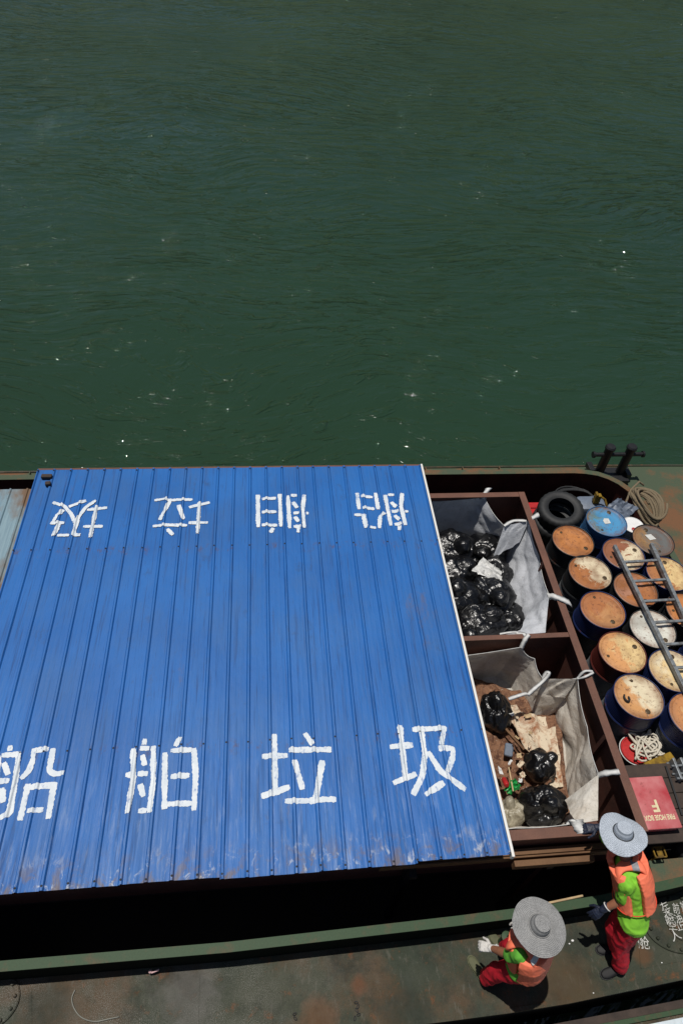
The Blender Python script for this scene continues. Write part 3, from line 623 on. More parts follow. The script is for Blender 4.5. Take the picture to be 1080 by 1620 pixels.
# ================================================================== BULK BAGS
def cr(p0, p1, p2, p3, t):
    return .5 * ((2 * p1) + (-p0 + p2) * t + (2 * p0 - 5 * p1 + 4 * p2 - p3) * t * t + (-p0 + 3 * p1 - 3 * p2 + p3) * t ** 3)
def bulkbag(name, label, mouth, bottom, mat, seed, straps):
    Mo = [bp(*p) for p in mouth]; Bo = [Vector(p[1:]) if p[0] == 'w' else bp(*p) for p in bottom]; n = len(Mo); SUB = 22; NV = 44
    root = empty(name, (sum(p.x for p in Mo) / n, sum(p.y for p in Mo) / n, .22), label, 'bulk bag', 'bulk bags in the container')
    top = []; bot = []
    for i in range(n):
        for k in range(SUB):
            u = k / SUB
            p = Mo[i].lerp(Mo[(i + 1) % n], u); sag = math.sin(math.pi * u)
            p.z -= .05 * sag
            top.append(p); bot.append(Bo[i].lerp(Bo[(i + 1) % n], u))
    N = len(top); vs = []; cen = Vector((sum(p.x for p in Mo) / n, sum(p.y for p in Mo) / n, 0))
    for j in range(NV + 1):
        t = j / NV
        for i in range(N):
            a, b = top[i], bot[i]
            xy = t ** 1.1; p = Vector((a.x + (b.x - a.x) * xy, a.y + (b.y - a.y) * xy, a.z + (b.z - a.z) * t))
            out = Vector((p.x - cen.x, p.y - cen.y, 0)).normalized()
            q = Vector((p.x * 3.2, p.y * 3.2, p.z * 1.3 + seed))
            w1 = noise.noise(q * .7) * .07; rdg = (1 - abs(noise.noise(Vector((p.x * 2.2 + p.z * 2.6, p.y * 2.2 - p.z * 2.2, seed)))) * 2.4) * .026
            cz = (1 - abs(noise.noise(Vector((p.x * 7 - p.z * 7, p.y * 7 + p.z * 8, p.z * 2 + seed)))) * 2.4) * .006
            cz += (1 - abs(noise.noise(Vector((p.x * 3.5 + p.y * 3 - p.z * 3.2, p.z * 2.1 + p.y, seed * 2)))) * 3.2) * .016
            amp = min(1, t * 5 + .15)
            p += out * ((w1 + rdg + cz) * amp) + Vector((0, 0, .02 * noise.noise(q * 1.7) * amp))
            p.x = min(p.x, CX1 - .05); p.y = min(p.y, 6.555 if seed < 5 else 4.16)
            vs.append(p)
    fs = [(j * N + i, j * N + (i + 1) % N, (j + 1) * N + (i + 1) % N, (j + 1) * N + i) for j in range(NV) for i in range(N)]
    fs.append(tuple(NV * N + i for i in range(N)))
    g = G().add(vs, fs); local(g, root).build('liner', mat, root, True)
    g = G().tube([p + Vector((0, 0, .002)) for p in top], .0038, 6, True); local(g, root).build('hem', M['strap'], root, True)
    for st in straps:
        P = [bp(*p) for p in st[0]]; wd = st[1] * 1.1; AXS = Vector((1, 0, 0)) if len(st) > 2 and st[2] == 'x' else Vector((0, 1, 0)) if len(st) > 2 else None
        Q = []; PP = [P[0]] + P + [P[-1]]
        for i in range(len(P) - 1): Q += [cr(PP[i], PP[i + 1], PP[i + 2], PP[i + 3], k / 8) for k in range(8)]
        Q.append(P[-1]); L = []
        for i, p in enumerate(Q):
            d = (Q[min(len(Q) - 1, i + 1)] - Q[max(0, i - 1)]).normalized(); sd = d.cross(Vector((0, 0, 1))); sd = sd.normalized() if sd.length > .05 else Vector((1, 0, 0))
            if AXS is not None: sd = AXS
            wob = 1 + .25 * noise.noise(Vector((i * .4, seed, wd * 50)))
            up = sd.cross(d).normalized() * .003
            L += [p - sd * wd / 2 * wob + up * noise.noise(Vector((i, 1, seed))), p + up * 1.5, p + sd * wd / 2 * wob, p - up]
        fs2 = []
        for i in range(len(Q) - 1):
            for k in range(4): fs2.append((4 * i + k, 4 * i + (k + 1) % 4, 4 * i + 4 + (k + 1) % 4, 4 * i + 4 + k))
        g = G().add(L, fs2); local(g, root).build('strap', M['strap'], root, True)
    return root
bulkbag('bulk_bag', 'grey translucent bulk bag full of black rubbish bags, in the far compartment of the container',
  [(620, 792, 1.1), (766, 787, 1.14), (797, 832, 1.05), (836, 823, 1.14), (852, 880, 1.08), (868, 942, 1.14), (862, 1000, .98), (815, 1004, 1.12), (640, 1014, 1.05)],
  [('w', 1.7, 6.53, .3), ('w', 2.75, 6.53, .3), ('w', 3.15, 6.46, .3), (792, 885, .32), (790, 930, .32), (796, 975, .32), (806, 990, .34), (780, 996, .34), (660, 1000, .3)], M['bulk1'], 3.1,
  [([(763, 790, 1.12), (769, 778, 1.207), (773, 772, 1.207)], .085, 'x'), ([(836, 824, 1.12), (842, 819, 1.21), (852, 814, 1.21)], .08, 'y'), ([(866, 943, 1.12), (880, 945, 1.212), (898, 952, 1.21), (903, 957, 1.15)], .09, 'y'),
   ([(797, 832, 1.06), (812, 824, 1.10), (832, 824, 1.13)], .05), ([(815, 1002, 1.13), (828, 1003, 1.2), (832, 1008, 1.19)], .05), ([(790, 1003, 1.1), (812, 1000, 1.14), (828, 1002, 1.14)], .03)])
bulkbag('bulk_bag', 'stained cream bulk bag with boards and rubbish inside, in the near compartment of the container',
  [(640, 1045, 1.05), (824, 1024, 1.10), (845, 1042, 1.02), (858, 1073, .98), (913, 1073, 1.13), (928, 1150, 1.02), (946, 1225, 1.13), (944, 1290, 1.04), (913, 1302, 1.14), (815, 1310, 1.05), (660, 1322, 1.05)],
  [('w', 1.7, 4.14, .3), ('w', 2.85, 4.14, .3), ('w', 3.0, 4.0, .3), (840, 1150, .32), (872, 1135, .34), (886, 1185, .32), (893, 1240, .32), (897, 1280, .34), (885, 1295, .34), (810, 1302, .34), (700, 1305, .3)], M['bulk2'], 8.4,
  [([(824, 1025, 1.1), (830, 1012, 1.2), (836, 1004, 1.21)], .05), ([(913, 1073, 1.13), (924, 1062, 1.24), (937, 1062, 1.22)], .03), ([(913, 1074, 1.13), (926, 1070, 1.23), (938, 1064, 1.22)], .03), ([(945, 1227, 1.12), (958, 1223, 1.215), (979, 1221, 1.212)], .055, 'y'),
   ([(910, 1297, 1.12), (915, 1306, 1.208), (923, 1318, 1.207)], .13, 'x'), ([(858, 1074, .99), (864, 1064, 1.06), (868, 1066, 1.08), (858, 1078, 1.0), (842, 1092, .97), (834, 1100, .92)], .04),
   ([(835, 1098, .92), (828, 1098, .98), (804, 1106, .98)], .04), ([(896, 1304, 1.1), (905, 1298, 1.14), (913, 1302, 1.15)], .03)])

def flap(root, pts, mat, seed, n=26):
    P = [bp(*p) for p in pts]; vs = []
    for j in range(n + 1):
        for i in range(n + 1):
            u, v = i / n, j / n; p = P[0].lerp(P[1], u).lerp(P[3].lerp(P[2], u), v)
            f = (1 - abs(noise.noise(Vector((u * 2.2 + v * 1.2, v * 1.1, seed)))) * 2.4) * .030 + .02 * noise.noise(Vector((u * 5, v * 3, seed + 3))) + (1 - abs(noise.noise(Vector((u * 6 - v * 3, v * 2, seed + 8)))) * 2.5) * .010
            p = p + Vector((-.8, -.1, .5)) * f * (.25 + .75 * math.sin(math.pi * u)) * min(1, v * 4 + .1); vs.append(p)
    N = n + 1; fs = [(j * N + i, j * N + i + 1, (j + 1) * N + i + 1, (j + 1) * N + i) for j in range(n) for i in range(n)]
    top = len(vs); vs += [v - Vector((0, 0, .004)) for v in vs]; fs += [tuple(top + k for k in f[::-1]) for f in fs]
    g = G().add(vs, fs); local(g, root).build('flap', mat, root, True)
fb, nb = [o for o in C.objects if o.name.startswith('bulk_bag')]
flap(fb, [(868, 943, 1.13), (862, 1001, 1.0), (822, 1004, 1.05), (836, 966, .72)], M['bulk1'], 2.2)
flap(fb, [(797, 832, 1.05), (836, 824, 1.13), (822, 858, .85), (778, 886, .6)], M['bulk1'], 7.2)
flap(nb, [(946, 1225, 1.13), (945, 1298, 1.06), (912, 1303, 1.1), (893, 1266, .78)], M['bulk2'], 4.2)
flap(nb, [(858, 1074, .99), (912, 1074, 1.12), (893, 1104, .80), (843, 1100, .70)], M['bulk2'], 5.7)
# ================================================================== RUBBISH
def bag(c, r, seed, label, tie=None, mat=None, group='black rubbish bags in the container', name='rubbish_bag', sub=5):
    bm = bmesh.new(); bmesh.ops.create_icosphere(bm, subdivisions=sub, radius=1)
    tv = Vector(tie or (.2, .3, 1)).normalized(); s0 = Vector((seed * 3.17, seed * 1.31, seed * 7.7))
    ax = tv.orthogonal().normalized(); ay = tv.cross(ax)
    for v in bm.verts:
        p = v.co.copy(); d = p.dot(tv); ang = math.atan2(p.dot(ay), p.dot(ax))
        k = 1 + .16 * noise.noise(p * 1.5 + s0)
        q = p * 2.6 + s0; q += Vector((noise.noise(p * 2 + s0), noise.noise(p * 2 - s0), noise.noise(p * 2.3))) * .5
        k += .10 * noise.noise(q * .55)
        wob = .55 * noise.noise(p * 1.9 + s0); ca, sa = math.cos(ang + wob), math.sin(ang + wob)
        pl = min(1, max(0, d + .75)) * (1 - .55 * max(0, d) ** 6)
        for R_, A_, dz in ((1.9, .085, .7), (3.6, .060, 1.0), (7.5, .030, 1.6)):
            nz = noise.noise(Vector((ca * R_, sa * R_, d * dz)) + s0 * (1 + R_)); k += A_ * pl * (.35 - abs(nz) * 2.0)
        k += .018 * (.3 - abs(noise.noise(q * 2.6)) * 1.6)
        if d > .80: k += .28 * ((d - .80) / .20) ** 2 - .14 * math.sin(math.pi * min(1, (d - .80) / .17))
        p = p * k
        v.co = Vector((p.x * r[0], p.y * r[1], max(p.z, -.72) * r[2]))
    me = bpy.data.meshes.new(name); bm.to_mesh(me); bm.free(); me.materials.append(mat or M['bin'])
    me.polygons.foreach_set('use_smooth', [True] * len(me.polygons))
    o = bpy.data.objects.new(name, me); C.objects.link(o); o.location = c
    return tag(o, label, 'rubbish bag', group)
bags = [((715, 868, .55), (.26, .25, .22), 'black rubbish bag against the far left of the far bulk bag'), ((765, 872, .5), (.27, .24, .2), 'black rubbish bag in the shaded far corner of the far bulk bag'),
        ((720, 905, .58), (.25, .24, .2), 'black rubbish bag left of the white sheet'), ((782, 905, .5), (.2, .22, .2), 'black rubbish bag behind the white sheet by the grey liner'),
        ((728, 945, .62), (.25, .24, .22), 'puckered black rubbish bag at the canopy edge below the white sheet'), ((776, 942, .62), (.25, .25, .24), 'large black rubbish bag right of the puckered one, beside the lit liner'),
        ((762, 985, .6), (.28, .24, .2), 'black rubbish bag nearest the middle divider of the far bulk bag'), ((800, 978, .5), (.2, .2, .18), 'small slumped black bag in the near right corner of the far bulk bag'),
        ((700, 935, .5), (.26, .25, .2), 'black rubbish bag half under the canopy edge in the far bulk bag'), ((738, 1000, .5), (.24, .2, .18), 'black rubbish bag tucked against the divider under the canopy edge')]
for i, (p, r, lab) in enumerate(bags):
    bag(bp(*p), (r[0] * 1.25, r[1] * 1.25, r[2] * 1.05), i + 1, lab, tie=(random.Random(i).uniform(-.6, .6), random.Random(i + 50).uniform(-.9, .1), 1))
bag(bp(783, 1128, .52), (.19, .26, .24), 21, 'black rubbish bag by the canopy edge beside the stained boards', tie=(-.2, .2, 1))
bag(bp(853, 1212, .60), (.185, .185, .19), 22, 'small knotted black rubbish bag on the boards, upper of the two in front', tie=(.9, .35, .6))
bag(bp(855, 1277, .62), (.25, .235, .26), 23, 'large gathered black rubbish bag nearest the container rim', tie=(0.1, -.25, 1))
bag(bp(808, 1287, .55), (.15, .17, .17), 25, 'clear plastic bag of litter by the canopy edge beside the large black bag', tie=(-.3, .5, 1), mat=M['clearbag'], group='x'); 
bpy.data.objects['rubbish_bag.013'].pop('group', None)

def sheet(name, pts, mat, label, cat, thick=.01, amp=.02, seed=0, n=14, group=None):
    P = [bp(*p) for p in pts]; vs = []
    for j in range(n + 1):
        for i in range(n + 1):
            u, v = i / n, j / n; p = P[0].lerp(P[1], u).lerp(P[3].lerp(P[2], u), v)
            p.z += amp * noise.noise(Vector((u * 4, v * 4, seed))) + amp * .5 * (1 - 2 * abs(noise.noise(Vector((u * 7, v * 7, seed + 4)))))
            p.x += .02 * noise.noise(Vector((u * 5, v * 5, seed + 9))); p.y += .02 * noise.noise(Vector((u * 5, v * 5, seed + 19)))
            vs.append(p)
    N = n + 1; top = len(vs); vs += [v - Vector((0, 0, thick)) for v in vs]
    fs = [(j * N + i, j * N + i + 1, (j + 1) * N + i + 1, (j + 1) * N + i) for j in range(n) for i in range(n)]
    fs += [tuple(top + k for k in f[::-1]) for f in fs]
    for k in range(n):
        for a, b in ((k, k + 1), (n * N + k + 1, n * N + k), ((k + 1) * N, k * N), (k * N + n, (k + 1) * N + n)): fs.append((b, a, top + a, top + b))
    return autosmooth(topart(name, G().add(vs, fs), mat, label, cat, group), 35)
sheet('crumpled_sheet', [(745, 905, .82), (763, 883, .84), (792, 905, .84), (793, 925, .78)], M['strap'], 'crumpled white sheet lying among black bags in the far bulk bag', 'sheet', .006, .05, 3)
lt = sheet('litter_heap', [(740, 1072, .40), (880, 1112, .40), (902, 1300, .42), (790, 1312, .42)], M['litter'], 'brown crumbled litter under the stained boards in the near bulk bag', 'litter', .05, .07, 6, 40); lt['kind'] = 'stuff'
sheet('stained_board', [(800, 1122, .55), (862, 1135, .50), (880, 1232, .50), (826, 1180, .55)], M['board'], 'large cream board with brown stains beneath the knotted bag', 'board', .012, .05, 11, 16)
sheet('stained_board', [(840, 1160, .46), (878, 1150, .46), (890, 1245, .48), (862, 1250, .48)], M['board'], 'cream board leaning by the dirty liner right of the larger stained board', 'board', .012, .02, 15)
sheet('cardboard_scrap', [(800, 1118, .58), (816, 1115, .60), (824, 1128, .58), (806, 1132, .56)], M['board'], 'small pale cardboard scrap above the stained boards', 'cardboard', .006, .02, 17, 6)
g = G().bar(bp(798, 1152, .6), bp(828, 1186, .56), .028, .03); topart('broken_lath', g, M['beam'], 'brown broken lath on the left edge of the stained board', 'wood piece')
g = G().bar(bp(804, 1214, .66), bp(811, 1252, .68), .014, .014); topart('bamboo_stick', g, M['palewood'], 'thin pale stick standing by the green plastic in the near bulk bag', 'stick')
sheet('green_wrapper', [(795, 1250, .64), (812, 1232, .68), (824, 1245, .64), (806, 1258, .60)], M['greenplastic'], 'crumpled green plastic wrapper at the canopy edge', 'wrapper', .005, .05, 23, 10)
g = G().lathe([(.01, 0), (.026, .003), (.030, .01), (.030, .10), (.024, .112), (.01, .114)], 16); c = bp(796, 1232, .66); g.xf(Matrix.Translation(c) @ Matrix.Rotation(R(60), 4, 'X')); autosmooth(topart('drink_can', g, M['redplastic'], 'red drink can at the canopy edge in the near bulk bag', 'can'))
g = G().box((-.05, -.08, -.02), (.05, .08, .03), .02); g.xf(Matrix.Translation(bp(804, 1187, .55)) @ Matrix.Rotation(R(-20), 4, 'Z')); topart('grey_block', g, M['greyplastic'], 'small grey plastic block left of the broken lath', 'plastic block')
rl = random.Random(4)
for k in range(16):
    px = rl.uniform(800, 872); py = rl.uniform(1120, 1262); a_ = rl.uniform(0, 3.1); q_ = rl.uniform(2.5, 6); e_ = rl.uniform(1.5, 4)
    cs, sn = math.cos(a_), math.sin(a_); P_ = [(px + q_ * cs * u - e_ * sn * v, py + q_ * sn * u + e_ * cs * v, .60) for u, v in ((-1, -1), (1, -1), (1, 1), (-1, 1))]
    sheet('litter_scrap', P_, (M['board'], M['strap'], M['palewood'], M['litter'])[k % 4], 'small torn scrap lying among the litter and boards in the near bulk bag', 'scrap', .004, .03, k + 60, 4, 'litter scraps')
sheet('white_scrap', [(787, 1212, .7), (792, 1216, .7), (796, 1226, .7), (789, 1224, .7)], M['strap'], 'tiny white paper scrap by the red can', 'paper', .004, .02, 31, 5)

# ================================================================== DRUMS
def lidmat(i, c1, c2, lo, hi, sx=0, sy=0):
    """two-tone rusted lid: sx,sy tilt which side is rusty"""
    t = MT('drum_lid_%d' % i, .55); n = t.noise(5.5, 8, .72, off=(i * 3.3, i, 0), dist=.6); s = t.sep()
    f = t.math('ADD', n, t.math('ADD', t.math('MULTIPLY', s[0], sx), t.math('MULTIPLY', s[1], sy)))
    c = t.mix(t.ramp(f, lo, hi), c1, c2)
    n2 = t.noise(26, 7, .75, off=(i, 4, 0)); c = t.mix(t.ramp(n2, .54, .66, 0, .85), c, (.13, .045, .02, 1))
    n3 = t.noise(12, 6, .7, off=(i, 9, 1)); c = t.mix(t.ramp(n3, .35, .25, 0, .6), c, (.36, .17, .07, 1))
    n4 = t.noise(3.5, 5, .6, off=(i, 2, 7)); c = t.mix(t.ramp(n4, .5, .7, 0, .45), c, (.23, .07, .025, 1))
    rr = t.math('SQRT', t.math('ADD', t.math('MULTIPLY', s[0], s[0]), t.math('MULTIPLY', s[1], s[1])))
    c = t.mix(t.math('MULTIPLY', t.ramp(rr, .18, .272), t.ramp(n, .40, .58, .15, .8)), c, (.17, .06, .022, 1))
    n5 = t.noise(2.6, 4, .6, off=(i * 1.7, 2, 1)); c = t.mix(t.ramp(n5, .52, .66, 0, .5), c, tuple(x * .45 for x in c1[:3]) + (1,))
    t.col(c).bump(n2, .2, .006); return t.m
def bodymat(i, top, low):
    t = MT('drum_body_%d' % i, .4); s = t.sep(); n = t.noise(6, 6, .7, off=(i, 0, 0)); n2 = t.noise(30, 5, .7)
    c = t.mix(t.ramp(s[2], .585, .590), low, top); c = t.mix(t.ramp(n, .60, .68, 0, .8), c, (.14, .05, .025, 1)); c = t.mix(t.ramp(n2, .66, .7, 0, .6), c, (.16, .13, .1, 1))
    t.col(c).bump(n2, .1, .004); return t.m
ORG = (.52, .20, .055, 1); RU = (.40, .145, .04, 1); YEL = (.72, .52, .24, 1); CRM = (.72, .62, .42, 1); WHT = (.66, .65, .57, 1); BRN = (.30, .11, .05, 1); BLU = (.06, .27, .50, 1); GRY = (.12, .125, .12, 1)
NAVY = (.012, .022, .085, 1); BLK = (.02, .022, .024, 1); GR = (.16, .17, .18, 1); MAR = (.09, .018, .014, 1)
drums = [
 ((906, 855), ORG, RU, .4, .6, 0, 0, BLK, (.09, .09, .085, 1), 'oil drum with an even orange rust lid next to the stacked tyres', -45),
 ((959, 824), BLU, (.13, .20, .15, 1), .5, .68, -.5, .2, (.03, .10, .22, 1), NAVY, 'oil drum with a bright blue lid and a torn paper label', 60),
 ((986, 876), BRN, CRM, .49, .53, 1.1, -.7, NAVY, BLK, 'oil drum with a half red-brown half cream lid at the top of the ladder', 20),
 ((933, 905), RU, CRM, .45, .50, 1.0, .4, BLK, GR, 'oil drum whose lid is rust left and pale yellow right, second down the left row', -30),
 ((1033, 854), GRY, (.30, .17, .07, 1), .5, .65, -.9, 0, BLK, BLK, 'oil drum with a dull grey lid and a white label, beside the rope coil', 100),
 ((953, 964), (.42, .155, .05, 1), (.50, .24, .09, 1), .45, .6, .3, -.4, NAVY, BLK, 'oil drum with a plain brown-orange lid, middle of the left row', -70),
 ((984, 1031), (.66, .32, .12, 1), YEL, .45, .55, .8, 0, MAR, GR, 'maroon oil drum with a yellow and orange lid', 20),
 ((1010, 1101), (.60, .30, .11, 1), CRM, .44, .56, 1.0, .5, NAVY, GR, 'navy ribbed oil drum with a cream and orange lid, nearest the tangled white rope', -80),
 ((1032, 994), WHT, (.42, .36, .26, 1), .6, .75, 0, 0, BLK, NAVY, 'oil drum with a dirty white lid under the ladder', -60),
 ((1005, 932), RU, (.42, .2, .12, 1), .45, .6, -.3, .3, BLK, BLK, 'oil drum with a mottled brown lid crossed by the upper ladder rungs', -70),
 ((1056, 907), (.42, .17, .06, 1), YEL, .42, .52, .9, 0, NAVY, BLK, 'oil drum with a yellowish lid against the red hold wall', 80),
 ((1089, 967), ORG, RU, .5, .7, 0, 0, BLK, BLK, 'oil drum with an orange lid cut off by the right edge beside the ladder', 0),
 ((1064, 1060), YEL, CRM, .4, .6, .3, .3, NAVY, BLK, 'oil drum with a pale cream lid under the lower ladder end', 70),
 ((1098, 1132), (.55, .24, .09, 1), YEL, .5, .7, .3, 0, NAVY, GR, 'navy ribbed oil drum with an orange lid at the right edge, nearest the wooden cover', -100),
 ((1125, 1030), ORG, CRM, .5, .6, .3, 0, NAVY, GR, 'oil drum just past the right edge of the ladder', 30),
]
def drum(i, px, c1, c2, lo, hi, sx, sy, top, low, label, bung):
    p = bp(px[0], px[1], 1.08); root = empty('oil_drum', (p.x, p.y, .2), label, 'oil drum', 'oil drums in the hold')
    H = .88; rr = .288; prof = [(.27, 0), (.290, .002), (.290, .018), (rr - .004, .025)]
    z = .03
    while z < H - .03:
        bul = 0
        for hz in (.29, .585):
            if abs(z - hz) < .022: bul = .012 * math.cos((z - hz) / .022 * math.pi / 2)
        rib = .0022 * math.sin((z - .6) / .032 * 2 * math.pi) if .62 < z < .85 or .32 < z < .55 else 0
        prof.append((rr - .006 + bul + rib, z)); z += .0055
    prof += [(rr - .004, H - .02), (.2905, H - .012), (.2925, H - .004), (.290, H), (.284, H + .001), (.281, H - .004), (.281, H - .016)]
    g = G().lathe(prof, 56, cap1=False); b = g.build('body', bodymat(i, top, low), root, True)
    dent = random.Random(i)
    g = G(); lp = [(.2805, H - .014), (.262, H - .016), (.258, H - .010), (.252, H - .010), (.248, H - .015)] + [(.24 - .024 * k, H - .0145 + .003 * math.sin(k)) for k in range(10)]
    g.lathe(lp, 56, cap0=False)
    for v in g.v: v.z += .003 * noise.noise(Vector((v.x * 6, v.y * 6, i)))
    # rim takes the lid's own colour
    lid = g.build('lid', lidmat(i, c1, c2, lo, hi, sx, sy), root, True)
    a = R(bung)
    for (aa, rad, sz) in ((a, .195, .030), (a + math.pi * .96, .2, .018)):
        g = G().lathe([(sz, -.004), (sz, .006), (sz * .8, .009), (sz * .75, .004), (sz * .2, .004)], 20, (rad * math.cos(aa), rad * math.sin(aa), H - .013))
        autosmooth(g.build('bung', M['bung'], root), 35)
    return root
M['bung'] = plain('bung_steel', (.11, .075, .04, 1), .45, .4, .4)
M['label'] = plain('paper_label', (.62, .62, .58, 1), .8, var=.3)
for i, d in enumerate(drums):
    r = drum(i, *d)
    if i in (1, 4):
        g = G(); pts = [(-.04, -.05), (.05, -.04), (.045, .05), (-.02, .055), (-.05, .01)] if i == 1 else [(-.09, .1), (.01, .11), (.05, .02), (-.05, .0)]
        g.add([(x * (1 if i == 1 else 1), y, .88 - .006) for x, y in pts], [tuple(range(len(pts)))[::-1]]); g.build('paper_label', M['label'], r)
    if i == 7:
        g = G().tube([(-.16 + .03 * math.cos(t), -.02 + .045 * math.sin(t), .885 + .012 * math.sin(t * .5)) for t in [2.2 + k * .32 for k in range(15)]], .011, 8); g.build('hoop_handle', M['rubber'], r, True)
# white pail
p = bp(1002, 832, .98); root = empty('paint_pail', (p.x - .02, p.y, .2), 'small white pail lid with a red cap between the drums', 'pail')
g = G().lathe([(.12, 0), (.145, .77), (.15, .772), (.15, .79)], 36); autosmooth(g.build('body', M['white'], root), 35)
g = G().lathe([(.155, .78), (.157, .80), (.150, .806), (.142, .799), (.01, .799)], 36); autosmooth(g.build('lid', M['white'], root), 35)
g = G().lathe([(.028, .80), (.028, .815), (.02, .82), (.001, .82)], 18, (-.03, -.085, 0)); autosmooth(g.build('cap', M['redplastic'], root), 35)

# ================================================================== LADDER
def ladder():
    A0, A1 = Vector((4.655, 5.58, 1.165)), Vector((4.745, 3.30, 1.13)); B0, B1 = Vector((5.19, 5.60, 1.165)), Vector((5.115, 3.30, 1.13))
    root = empty('metal_ladder', ((A0 + B1) / 2)[:2] + (1.1,), 'worn grey metal ladder lying across the oil drum lids', 'ladder')
    for a, b in ((A0, A1), (B0, B1)):
        g = G().bar(a, b, .020, .062, bev=.003); g.bar(a + Vector((.012, 0, .030)), b + Vector((.012, 0, .030)), .038, .006); local(g, root).build('rail', M['steel'], root)
    for k in range(8):
        y = 5.30 - k * .315; f = (5.58 - y) / 2.28
        g = G().bar(A0.lerp(A1, f) + Vector((.01, 0, .004)), B0.lerp(B1, f) + Vector((-.01, 0, .004)), .034, .028, bev=.003); local(g, root).build('rung', M['steel'], root)
ladder()

# ================================================================== TYRES
def tyre(c, tilt, label, seed):
    g = G(); prof = []
    Ro, Ri, hw = .335, .19, .105
    pts = [(Ri, -.075), (Ri - .004, -.095), (Ri + .02, -.108), (.255, -.122), (.30, -.112), (.325, -.09), (.335, -.05), (.337, 0), (.335, .05), (.325, .09), (.30, .112), (.255, .122), (Ri + .02, .108), (Ri - .004, .095), (Ri, .075),
           (Ri + .012, .07), (.27, .098), (.31, .07), (.318, 0), (.31, -.07), (.27, -.098), (Ri + .012, -.07)]
    n = 96; vs = []
    for k in range(n):
        t = 2 * math.pi * k / n
        for i, (r, z) in enumerate(pts):
            if 5 <= i <= 9 and (k // 2) % 2: r -= .006
            vs.append((r * math.cos(t), r * math.sin(t), z))
    m_ = len(pts); fs = [(k * m_ + i, ((k + 1) % n) * m_ + i, ((k + 1) % n) * m_ + (i + 1) % m_, k * m_ + (i + 1) % m_) for k in range(n) for i in range(m_)]
    g.add(vs, fs); o = autosmooth(g.build('tyre', M['rubber']), 40)
    o.location = c; o.rotation_euler = tilt; return tag(o, label, 'tyre', 'stacked tyres')
p = bp(888, 803, .92); T = .29
tyre((p.x, p.y, .83), (R(6), R(-7), 0), 'worn black tyre on top of the tyre stack beside the blue-lid drum', 1)
tyre((p.x - .03, p.y - .01, .57), (R(2), R(-3), 1), 'black tyre in the middle of the stack by the container wall', 2)
tyre((p.x - .02, p.y, .325), (0, 0, 2), 'bottom black tyre of the stack by the container wall', 3)

# ================================================================== HOLD CLUTTER
def coil(name, c, r, turns, thick, mat, label, seed, cat='rope', squash=(1, 1), zspread=.05, jitter=.25, normal=None, rise=0, tail=None):
    rnd = random.Random(seed); pts = []; N = int(turns * 22)
    for i in range(N):
        t = 2 * math.pi * i / 22; u = i / N
        rad = r * (1 + jitter * noise.noise(Vector((t * .16, seed, 0))) + .12 * noise.noise(Vector((t * .7, seed, 3))))
        x = rad * math.cos(t) * squash[0] + r * .25 * noise.noise(Vector((u * 9, seed, 7))); y = rad * math.sin(t) * squash[1] + r * .25 * noise.noise(Vector((u * 9, seed, 17)))
        z = zspread * (1 + noise.noise(Vector((t * .23, seed, 5)))) + rise * u
        pts.append(Vector((x, y, z)))
    if normal:
        q = Vector((0, 0, 1)).rotation_difference(Vector(normal).normalized()); pts = [q @ p_ for p_ in pts]
    pts = [p_ + Vector(c) for p_ in pts]
    if tail: pts += [Vector(t_) for t_ in tail]
    g = G().tube(pts, thick, 8); return topart(name, g, mat, label, cat, None, True)
# manila rope draped over the right coaming
def rope_hank():
    c = bp(1021, 797, .66); pts = []; N = 9 * 22
    for i in range(N):
        t = 2 * math.pi * i / 22; u = i / N
        rx = (.10 + .10 * u) * (1 + .3 * noise.noise(Vector((t * .21, 3, 0)))); ry = .34 * (1 + .22 * noise.noise(Vector((t * .17, 8, 0))))
        x = rx * math.cos(t) + .09 * noise.noise(Vector((t * .4, 1, 4))) + .10 * (u - .5); y = ry * math.sin(t) + .11 * noise.noise(Vector((t * .4, 5, 4)))
        z = .05 * noise.noise(Vector((t * .31, 5, 9))) + .13 * u - .25 * (abs(y) / .34) ** 2 * .5
        pts.append(c + Vector((x + .22 * y * -1 * .2, y, z)))
    g = G().tube(pts, .021, 8)
    return topart('manila_rope', g, M['rope'], 'thick brown rope coil hung over the curved right coaming', 'rope', None, True)
rope_hank()
a = bp(985, 790, .9)
g = G(); b1 = bp(984, 808, .55); b2 = bp(1000, 775, .62); b3 = bp(1010, 762, .58); g.tube([b1, b2 + Vector((-.03, 0, 0)), b3, bp(1018, 768, .56)], .017, 8); topart('rope_end', g, M['rope'], 'loose loop of brown rope rising left of the coil', 'rope', None, True)
coil('black_hose', bp(905, 790, .48), .26, 4.5, .014, M['rubber'], 'loops of thin black hose behind the top tyre', 12, 'hose', (1.2, .8), .05)
sheet('pink_cloth', [(903, 790, .55), (920, 789, .55), (928, 806, .55), (912, 812, .55)], M['pinkcloth'], 'crumpled pale pink cloth beside the black hose', 'cloth', .01, .06, 41, 10)
